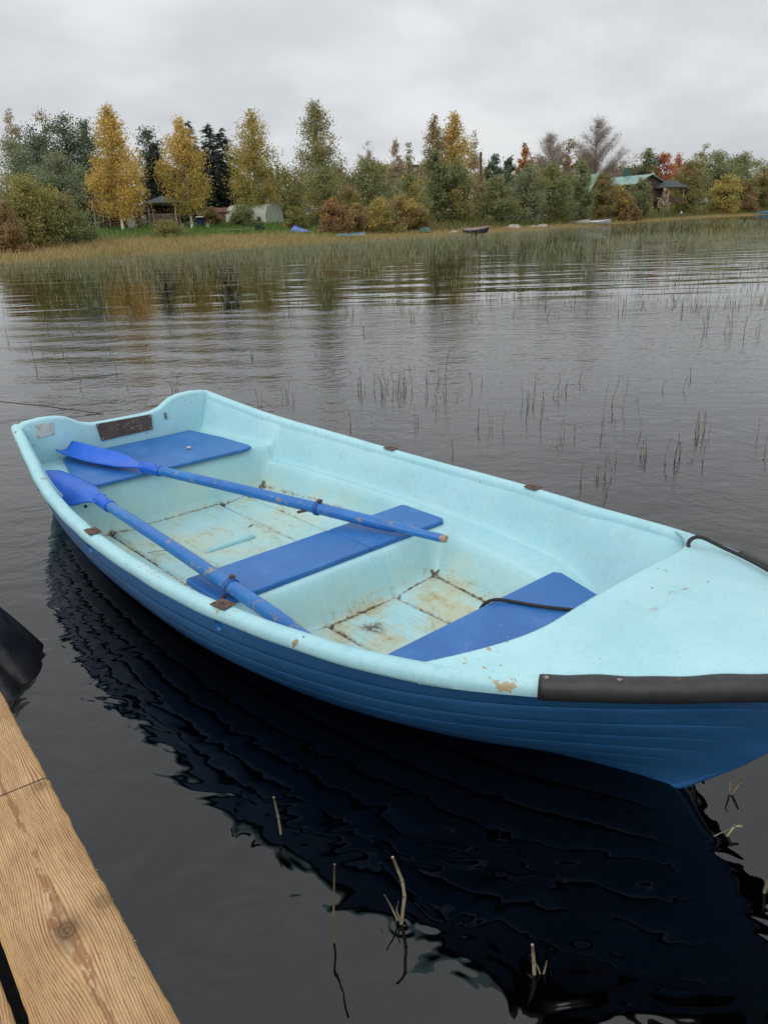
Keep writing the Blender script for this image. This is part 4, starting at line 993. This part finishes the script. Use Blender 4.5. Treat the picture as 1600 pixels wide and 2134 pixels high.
# greenhouse
P, D = spot(572, 31); gh = empty('greenhouse', P, R(58), 'arched greenhouse with milky clear panels on the lawn', 'greenhouse')
gw, ghh, gl = 2.9, 1.9, 5.2
def arch(t): a = math.pi*t; return (-gw/2*math.copysign(abs(math.cos(a))**.75, math.cos(a)), ghh*abs(math.sin(a))**.72)
at_ = [arch(k/16) for k in range(17)]
for k in range(4):
    y0, y1 = k*gl/4, (k+1)*gl/4; V = [(x, yy, z) for yy in (y0+.02, y1-.02) for x, z in at_]
    obj('panel', V, grid_faces(2, 17), M['film_clear'], gh)
for k in range(5): mb = MB(); mb.tube([(x, k*gl/4, z+.005) for x, z in at_], .03, 6); mb.build('hoop', M['plate_white'], gh, True)
V = [(0, 0, .05)]+[(x, 0, z) for x, z in at_]; ew = [(0, i+1, i+2) for i in range(16)]
obj('end_wall', V, ew, M['film_clear'], gh, False); obj('end_wall', [(x, gl, z) for x, _, z in V], ew, M['film_clear'], gh, False)
dr = MB().box((.15, -.04, .82), (.80, .04, 1.6)).build('door', M['film_clear'], gh)
for x in (-.27, .57): MB().box((x, -.06, .82), (.05, .05, 1.64)).build('door_frame', M['plate_white'], dr)
for k in range(3): MB().box((-.4+.4*k, 1.2+k, .5), (.25, .25, 1.)).build('plants', simple('plants', (.06, .12, .03), .8), gh)
# utility poles
for px, top, off, lb in ((578, 343, 40, 'grey wooden utility pole behind the greenhouse'), (1002, 316, 26, 'brown wooden pole among the middle birches')):
    D = shore_depth(px)+off; T = at_depth(px, top, D); z0 = gz(T[0], T[1]); mb = MB(); mb.tube([(0, 0, -.3), (0, 0, T[2]-z0)], [.15, .11], 8)
    o = mb.build('utility_pole', M['greybark'] if px < 800 else M['log'], None, True); o.location = (T[0], T[1], z0); tag(o, lb, 'pole')
# lawn clutter
P, D = spot(418, 27); bb = empty('water_barrel', P, 0, 'dark blue barrel with pale lid on the lawn', 'barrel')
mb = MB(); mb.tube([(0, 0, 0), (0, 0, .1), (0, 0, .45), (0, 0, .8)], [.27, .29, .31, .28], 14); mb.build('body', M['barrel'], bb, True)
mb = MB(); mb.tube([(0, 0, .80), (0, 0, .86), (0, 0, .9)], [.42, .40, .1], 14); mb.build('lid', M['plate_white'], bb)
for px, lb in ((380, 'small white bucket beside the white birch trunk'), (432, 'white bucket right of the blue barrel')):
    P, D = spot(px, 25); mb = MB(); mb.tube([(0, 0, 0), (0, 0, .38)], [.15, .2], 12); o = mb.build('bucket', M['white'], None, True); o.location = P; tag(o, lb, 'bucket')
P, D = spot(468, 17.5); bw = empty('boardwalk', P, R(-38), 'grey plank walkway crossing the lawn', 'walkway')
for k in range(12): MB().box((-2.3+k*.42, 0, .12), (.38, .75, .05)).build('plank', M['timber'], bw)
P, D = spot(622, 14)
V = [(-1.0, -.5, 0), (1.25, -.5, 0), (1.35, .5, 0), (-.9, .6, 0), (-.55, 0, .62), (-.2, -.05, .66), (.3, -.1, .36), (.95, 0, .17)]
tp_ = obj('tarpaulin', V, [(0, 1, 7, 6, 5, 4), (3, 4, 5, 6, 7, 2), (0, 4, 3), (1, 2, 7)], M['tarp'], None, False); tp_.location = P; tp_.scale = (.75, .75, .85)
tag(tp_, 'blue tarpaulin peaked over something on the bank', 'tarpaulin')
# beached boats
def small_boat(px, off, L, W, Hh, rz, outer, inner, label, flip=False, z=0., tilt=0.):
    P, D = spot(px, off); P[2] = max(P[2], 0)+z
    r_ = empty('beached_boat', P, rz, label, 'boat', 'boats along the far shore')
    s = np.linspace(0, 1, 22); prof = np.linspace(-1, 1, 15); V = []; Vi = []
    for t in s:
        b_ = W/2*np.interp(t, [0, .2, .5, .8, .95, 1], [.72, .92, 1, .72, .25, .02]); zs = Hh*(1+.35*t**3)
        for q in prof:
            y = b_*np.sign(q)*abs(q)**.6; zz = zs*(.06+.94*abs(q)**2.2)+.12*Hh*t**4
            V.append(((t-.5)*L+(.10*L*t**3*abs(q) if t > .8 else 0), y, zz)); Vi.append(((t-.5)*L*.97+(.10*L*t**3*abs(q) if t > .8 else 0), y*.93, zz+.04 if abs(q) < .95 else zz+.004))
    f = grid_faces(len(s), len(prof))
    hb = obj('hull', V, f, outer, r_); obj('inside', Vi, f, inner, r_)
    n = len(prof); mb = MB(); mb.add(V[:n], [tuple(range(n))]); mb.build('transom', outer, r_)
    for sg in (0, n-1): mb = MB(); mb.tube([V[i*n+sg] for i in range(len(s))], .028, 6); mb.build('gunwale', inner, r_, True)
    for t in (.25, .55): MB().box(((t-.5)*L, 0, Hh*.75), (.25, W*.86, .04)).build('thwart', inner, r_)
    if flip: r_.rotation_euler = (math.pi, 0, rz); r_.location.z += Hh*1.2
    else: r_.rotation_euler = (tilt, 0, rz)
    return r_
small_boat(990, -.6, 2.1, 1.0, .42, R(8), M['boat_dark'], M['boat_pink'], 'dark grey wooden boat with pinkish rim at the waterline', tilt=R(10))
small_boat(1249, 2.0, 2.5, 1.05, .40, R(-32), M['white'], M['white'], 'white boat drawn up below the slim green alder', tilt=R(8))
small_boat(1206, 6.5, 2.2, 1.0, .4, R(-20), M['white'], M['grey'], 'second pale boat half hidden behind the slim alder')
small_boat(1594, 1.5, 3.2, 1.2, .45, R(6), M['boat_blue'], M['boat_blue'], 'sky blue boat at the right edge of the shore')
small_boat(886, 4.5, 1.7, 1.0, .4, R(70), M['boat_green'], M['boat_green'], 'green dinghy lying upside down under the bushes', True)
small_boat(727, 4.0, 2.0, .7, .22, R(2), M['white'], M['boat_blue'], 'low pale punt before the olive-brown thicket', z=.05)
# stones
def stone(px, off, r_, label):
    P, D = spot(px, off); V = []; ph = rng.uniform(0, 6, 3)
    for i in range(9):
        for j in range(14):
            a, c = i*math.pi/8, j*2*math.pi/14; q = 1+.16*math.sin(3*c+ph[0]+a)+.12*math.sin(2*c+ph[1]-2*a)
            V.append((r_*q*math.sin(a)*math.cos(c), r_*.7*q*math.sin(a)*math.sin(c), r_*.42*q*math.cos(a)))
    o = obj('boulder', V, grid_faces(9, 14, True), M['stone']); o.location = (P[0], P[1], P[2]+r_*.12); tag(o, label, 'boulder', 'boulders on the far shore')
stone(1072, 2.5, .75, 'largest pale boulder right of the dark boat'); stone(1112, 3.2, .42, 'left of two low boulders further along'); stone(1132, 2.8, .6, 'right of two low boulders further along'); stone(946, 1.5, .45, 'small boulder left of the dark boat')
# houses on the right
P, D = spot(1312, 34); P[2] = 2.9
hs = empty('green_roofed_house', P, R(-62), 'brown timber house with shallow green metal roof', 'house')
rf = gable(hs, 8.0, 6.4, 3.0, 1.25, M['brown_wall'], M['green_roof'], .6)
ch = MB().box((-1.8, .4, 4.85), (.9, .9, 1.7)).build('chimney', simple('chimney_green', (.02, .10, .08), .5), rf)
MB().box((-1.8, .4, 5.76), (1.05, 1.05, .10)).build('chimney_cap', M['white'], ch)
for x, y, rz in ((-4.02, -1.6, 0), (-4.02, 1.5, 0)):
    w_ = MB().box((x, y, 1.9), (.06, 1.2, 1.3)).build('window', M['window'], hs); MB().box((x-.03, y, 1.22), (.12, 1.4, .08)).build('sill', M['pale_wood'], w_)
for x in (-2.6, 0, 2.6):
    w_ = MB().box((x, -3.22, 1.8), (1.2, .06, 1.3)).build('window', M['window'], hs); MB().box((x, -3.26, 1.12), (1.4, .12, .08)).build('sill', M['pale_wood'], w_)
MB().box((-4.4, 0, 2.75), (.8, 6.4, .12)).build('porch_beam', M['pale_wood'], hs)
pavilion(1388, 13, 4.1, 2.5, 1.35, 'small pavilion with grey-green hipped roof right of the house', M['dark_roof'], False, 2.6, .5)
P, D = spot(1199, 26); P[2] = 1.5
h2 = empty('green_roofed_cottage', P, R(-50), 'cottage with pale green roof peeping between trees', 'house')
gable(h2, 6.5, 4.6, 2.4, 2.4, M['brown_wall'], simple('mint_roof', (.19, .31, .23), .5, 0, .15, 1), .5); w_ = MB().box((-3.28, 0, 1.4), (.06, 1., 1.1)).build('window', M['window'], h2)
P, D = spot(838, 75); P[2] = 2.5
gb = empty('grey_building', P, R(2), 'long flat-roofed grey building behind the birches', 'building')
MB().box((0, 0, 3.4), (9.6, 6, 6.8)).build('wall', M['grey'], gb); MB().box((0, 0, 6.95), (10.2, 6.6, .3)).build('roof', M['dark_roof'], gb)
for k in range(5): MB().box((-3.8+1.9*k, -3.02, 5.4), (1.0, .06, 1.2)).build('window', M['window'], gb)
# marker stake in the water
_mp = at_depth(1419, 449, 118); o = empty('marker_stake', (_mp[0], _mp[1], 0), 0, 'thin stake with a white top standing in far water', 'stake')
mb = MB(); mb.tube([(0, 0, -.5), (0, 0, 1.0)], .045, 6); mb.build('pole', M['timber'], o, True); mb = MB(); mb.tube([(0, 0, .95), (0, 0, 1.3)], .12, 8); mb.build('cap', M['white'], o, True)

# ------------------------------------------------------------------ grass on the bank, reeds in the water
def sample(n, px0, px1, d0, d1):
    px = rng.uniform(px0, px1, n); sd = np.interp(px, [p[0] for p in SHORE_PX], [p[1] for p in SHORE_PX])
    D = sd+rng.uniform(d0, d1, n); slope = -math.tan(ROLL); py = 458+(px-800)*slope
    d = (px[:, None]-800)/F*_RC+(1067-py[:, None])/F*_UC+_F
    P = d*(D/d[:, 1])[:, None]; P[:, 2] = ground_z(P); return P
def smooth_noise(P, sc, seed):
    r_ = np.random.default_rng(seed); out = 0
    for k in range(6):
        a = r_.uniform(0, 6.28); fq = sc*r_.uniform(.5, 1.8); out = out+np.sin(P[:, 0]*fq*math.cos(a)+P[:, 1]*fq*math.sin(a)+r_.uniform(0, 6))
    return out/6
def blades(name, P, hmin, hmax, w, cols, label, cat, lean=.35):
    n = len(P); h_ = rng.uniform(hmin, hmax, n) if np.isscalar(hmin) else hmin*rng.uniform(.7, 1.3, n)
    top = P+np.stack([rng.normal(0, lean, n)*h_, rng.normal(0, lean, n)*h_, h_], -1)
    o = strips(name, P, top, w, cols, M['blade'], None, .2); return tag(o, label, cat, kind='stuff')
def pick(cs, n, P=None, seed=1):
    cs = np.array(cs); k = rng.integers(len(cs), size=n)
    if P is not None: k = np.clip(((smooth_noise(P, .35, seed)*.9+.5+rng.normal(0, .18, n))*len(cs)).astype(int), 0, len(cs)-1)
    return cs[k]*rng.uniform(.75, 1.25, (n, 1))
P = sample(30000, -60, 1660, -1.5, 12); P[:, 2] = np.maximum(P[:, 2]-.03, -.1)
blades('shore_grass', P, .10, .36, .018, pick([(.36, .27, .12), (.28, .22, .08), (.40, .31, .15), (.26, .25, .08), (.33, .22, .10), (.23, .23, .07)], len(P), P), 'tall withered tan grass along the far shore', 'grass')
P = sample(16000, -60, 900, 11, 34)
blades('meadow_grass', P, .12, .34, .03, pick([(.09, .17, .03), (.12, .22, .04), (.07, .13, .03), (.14, .20, .05)], len(P), P, 4), 'short bright green grass of the garden lawn', 'grass')
P = sample(9000, 900, 1660, 6, 26)
blades('bank_weeds', P, .3, .9, .04, pick([(.13, .14, .04), (.10, .13, .04), (.20, .15, .06)], len(P), P, 5), 'mixed olive weeds under the trees on the right bank', 'weeds')
# reed bed: thick near the shore, thinning towards open water
n = 260000
Y = 11.5+(125-11.5)*rng.uniform(0, 1, n)**1.7; px = rng.uniform(-60, 1680, n); py = 458-(px-800)*math.tan(ROLL)
d = (px[:, None]-800)/F*_RC+(1067-py[:, None])/F*_UC+_F
P = d*(Y/d[:, 1])[:, None]; P[:, 2] = 0
sd = np.interp(px, [p[0] for p in SHORE_PX], [p[1] for p in SHORE_PX])
row = 1067-(1067-py); wy = py+1.4*F/Y*1.0                       # image row of the water at that place
pn = smooth_noise(P, .5, 11); pn2 = smooth_noise(P, .16, 12)
lo = np.interp(px, [0, 250, 550, 800, 1100, 1350, 1600], [612, 615, 606, 585, 520, 484, 470])   # lower edge of the thick part
lo2 = np.interp(px, [0, 300, 800, 1100, 1600], [648, 645, 628, 612, 622])                      # lower edge of the thin part
up_ = np.interp(px, [0, 1150, 1230, 1400, 1600], [0, 0, 472, 456, 452])                         # open water behind the bed on the right
dens = np.where(wy < lo-8+pn*14, np.interp(px, [0, 700, 1200, 1600], [.30, .36, .42, .42])*np.clip((lo-wy)/95, .05, 1), np.where(wy < lo2+pn*12, np.interp(px, [0, 500, 1000, 1200, 1600], [.05, .06, .09, .16, .22])*(1+pn2*1.2), .003))
dens = dens*(wy > up_+pn*3)*(Y < sd+1.)*np.clip(.35+Y/60, .4, 1)
keep = rng.uniform(size=n) < dens; P = P[keep]; Yk = Y[keep]; P[:, 2] = -.05
hr_ = np.clip(.13+.0018*Yk, .14, .24)
bed = blades('reed_bed', P, hr_, None, .0042+.00018*Yk, pick([(.25, .265, .15), (.21, .23, .125), (.30, .29, .17), (.23, .225, .135)], len(P), P, 6), 'thick bed of olive green reeds standing in the shallows', 'reeds', .16)
# floating light leaves etc. are left out; single reed tufts in open water
def tuft(px, py, hpx, n, label, group, seed, mat='reed', spread=1., thick=.0035):
    r_ = random.Random(seed); P = on_plane(px, py); dist = math.hypot(P[0], P[1]); hh = hpx*math.hypot(dist, CAM_H)/F
    root = empty('reed_tuft', (P[0], P[1], 0), 0, label, 'reed', group)
    for k in range(n):
        a, b_ = r_.gauss(0, .035*spread*min(1, n/2)), r_.gauss(0, .03*spread*min(1, n/2)); H_ = hh*(1 if k == 0 else r_.uniform(.35, .95)); lx = r_.gauss(0, .16)*H_; ly = r_.gauss(0, .12)*H_
        kink = r_.uniform(.4, .8); pts = [(a, b_, -.05), (a+lx*.3, b_+ly*.3, H_*.35), (a+lx*.6+r_.gauss(0, .02)*H_, b_+ly*.6, H_*kink)]
        if r_.random() < .25: pts.append((pts[-1][0]+r_.choice([-1, 1])*H_*.35, b_+ly, H_*(kink+r_.uniform(-.1, .1))))
        else: pts.append((a+lx, b_+ly, H_))
        w = max(thick*.8, .00046*dist)*r_.uniform(.7, 1.2); mb = MB(); mb.tube(pts, [w, w*.9, w*.75, w*.5], 5); mb.build('stem', M[mat], root, True)
    return root
TL = [(722, 880, 30, 2), (742, 815, 45, 4), (760, 812, 35, 3), (795, 820, 30, 4), (820, 810, 48, 5), (838, 815, 40, 4), (855, 808, 50, 4), (868, 880, 40, 3), (884, 790, 34, 3), (893, 825, 50, 3), (918, 850, 35, 2), (933, 815, 85, 2), (952, 945, 30, 1), (955, 830, 25, 1), (980, 810, 38, 1), (995, 885, 38, 2), (1030, 890, 46, 3), (1010, 800, 25, 1), (1087, 835, 45, 1), (1105, 845, 34, 5), (1112, 870, 50, 2), (1131, 845, 30, 1), (1147, 825, 30, 1), (1155, 905, 60, 1), (1160, 925, 26, 1), (1180, 815, 34, 4), (1196, 905, 48, 2), (1210, 795, 22, 1), (1252, 905, 60, 1), (1265, 860, 65, 2), (1280, 845, 60, 2), (1335, 900, 70, 1), (1342, 950, 34, 4), (1385, 810, 20, 1), (1398, 955, 48, 3), (1422, 955, 55, 3), (1432, 810, 25, 1), (1440, 785, 20, 1), (1455, 905, 40, 1), (1465, 905, 44, 3), (1472, 895, 36, 2), (1468, 960, 36, 1), (1580, 905, 56, 1), (1586, 935, 48, 1), (1217, 1000, 72, 1), (1247, 995, 44, 2), (1264, 990, 46, 2), (1270, 1030, 30, 1), (1286, 960, 28, 1), (590, 830, 35, 3), (545, 845, 35, 2), (366, 812, 25, 3), (610, 835, 20, 1), (1475, 690, 30, 2), (1522, 690, 38, 3), (1545, 695, 30, 1), (1575, 690, 30, 2), (850, 668, 14, 2), (925, 665, 14, 1), (1115, 800, 26, 1)]
CNT = {1: 'single', 2: 'two-stemmed', 3: 'three-stemmed', 4: 'four-stemmed', 5: 'five-stemmed'}
for i, (a, b_, c, n) in enumerate(TL):
    where = 'left beyond the transom' if a < 640 else 'beyond the stern half of the far gunwale' if a < 900 else 'beyond the middle of the far gunwale' if a < 1080 else 'beyond the bow seat' if a < 1300 else 'beyond the foredeck towards the right edge'
    far_ = 'distant' if b_ < 720 else 'farther' if b_ < 820 else 'nearest' if b_ > 940 else 'mid-water'
    tuft(a, b_, c, n, f"{'tall' if c >= 55 else 'short' if c <= 26 else 'middling'} {CNT[n]} brown reed, {far_}, {where}", 'withered reeds in open water', i)
rr = random.Random(5)
for i in range(46):
    a = rr.uniform(0, 760) if i < 30 else rr.uniform(760, 1600); b_ = rr.uniform(648, 690) if i < 30 else rr.uniform(615, 665); n = rr.choice([1, 1, 2, 2, 3]); c = rr.uniform(10, 22)
    side = ('left edge', 'gold birch reflections', 'spruce reflections', 'airy birch reflection', 'tall orange birch reflection', 'right-hand reflections', 'right edge')[int(min(6, a//229))]
    tuft(a, b_, c, n, f"{'tiny' if c < 14 else 'small'} {CNT[n]} dark reed where the bed thins out, by the {side}", 'short reeds along the reed bed edge', 100+i)
for i, (a, b_, c) in enumerate([(15, 710, 22), (60, 730, 16), (92, 742, 14), (120, 735, 16), (142, 745, 20), (155, 770, 14), (240, 775, 22), (80, 770, 20), (165, 810, 18), (230, 732, 12), (270, 810, 14), (535, 745, 16), (770, 695, 16)]):
    n = rr.choice([1, 1, 2])
    tuft(a, b_, c, n, f"{'taller' if c > 18 else 'low'} {CNT[n]} reed stub on the {'far' if b_ < 740 else 'near'} ripples {'at the left edge' if a < 110 else 'behind the transom' if a < 300 else 'behind the far stern corner'}", 'reed stubs left of the stern', 200+i)
# foreground stems, each one told apart
def stem(pts_px, base, label, rad, mat='reed_pale', name='tall_reed', extra=()):
    """pts_px: image points from the foot upwards, all at the foot's depth"""
    B0 = on_plane(*base); P = []
    for q in pts_px:
        d = ray(*q); P.append(np.array([0, 0, CAM_H])+d*(B0[1]/d[1])-B0)
    root = empty(name, B0, 0, label, 'reed')
    P = [P[0]+np.array([0, 0, -.06])]+P; mb = MB(); r_ = np.linspace(1, .8, len(P))*rad
    mb.tube(P, r_, 8); st = mb.build('stem', M[mat], root, True)
    for q in P[2:-1]: mb = MB(); mb.tube([q-np.array([0, 0, .0025]), q, q+np.array([0, 0, .0025])], [rad*.95, rad*1.25, rad*.9], 8); mb.build('node', M['reed'], st, True)
    for k, ex in enumerate(extra):
        E_ = [np.array([0, 0, CAM_H])+ray(*q)*(B0[1]/ray(*q)[1])-B0 for q in ex]; mb = MB(); mb.tube(E_, [rad*.6, rad*.5, rad*.3][:len(E_)] if len(E_) < 4 else rad*.5, 6); mb.build('side_shoot', M['reed'], root, True)
    return root
stem([(836, 1925), (843, 1868), (838, 1836), (818, 1787)], (836, 1925), 'tallest pale bent reed stem in the foreground reflection', .0040, extra=[[(834, 1920), (826, 1898), (830, 1880)], [(828, 1918), (815, 1890), (801, 1866)]])
stem([(696, 1965), (695, 1900), (697, 1802)], (696, 1965), 'straight thin green reed stem left of the tallest one', .0026, 'reed')
stem([(585, 1738), (580, 1705), (570, 1662)], (585, 1738), 'short pale reed stem nearest the dock board', .0034)
stem([(1113, 2030), (1112, 2005), (1109, 1970)], (1113, 2030), 'short cut reed stub with a forked shoot at the bottom', .0040, extra=[[(1130, 2048), (1122, 2020), (1106, 1992)], [(1128, 2045), (1136, 2018), (1139, 2004)]])
stem([(1515, 1742), (1530, 1722), (1545, 1722)], (1515, 1742), 'yellowish broken reed lying low right of the bow', .0034, extra=[[(1478, 1748), (1505, 1735), (1530, 1724)]])
stem([(1523, 1655), (1535, 1640), (1549, 1622)], (1523, 1655), 'small broken reed stub just below the stem of the boat', .0036, 'reed', extra=[[(1520, 1652), (1522, 1625), (1530, 1618)]])
stem([(1592, 1860), (1600, 1835), (1604, 1820)], (1592, 1860), 'dark reed stub at the right edge below the bow', .004, 'reed')

# tell like-labelled reeds apart by their place from left to right
_by = {}
for o in bpy.data.objects:
    if o.parent is None and o.name.startswith('reed_tuft'): _by.setdefault(o['label'], []).append(o)
_ord = ['first', 'second', 'third', 'fourth', 'fifth', 'sixth']
for lb, os_ in _by.items():
    if len(os_) > 1:
        os_.sort(key=lambda o: to_px(np.array(o.location))[0])
        for k, o in enumerate(os_):
            o['label'] = ' '.join((lb+(', left of two' if k == 0 else ', right of two') if len(os_) == 2 else lb+f', {_ord[min(k, 5)]} from left').split()[:16])
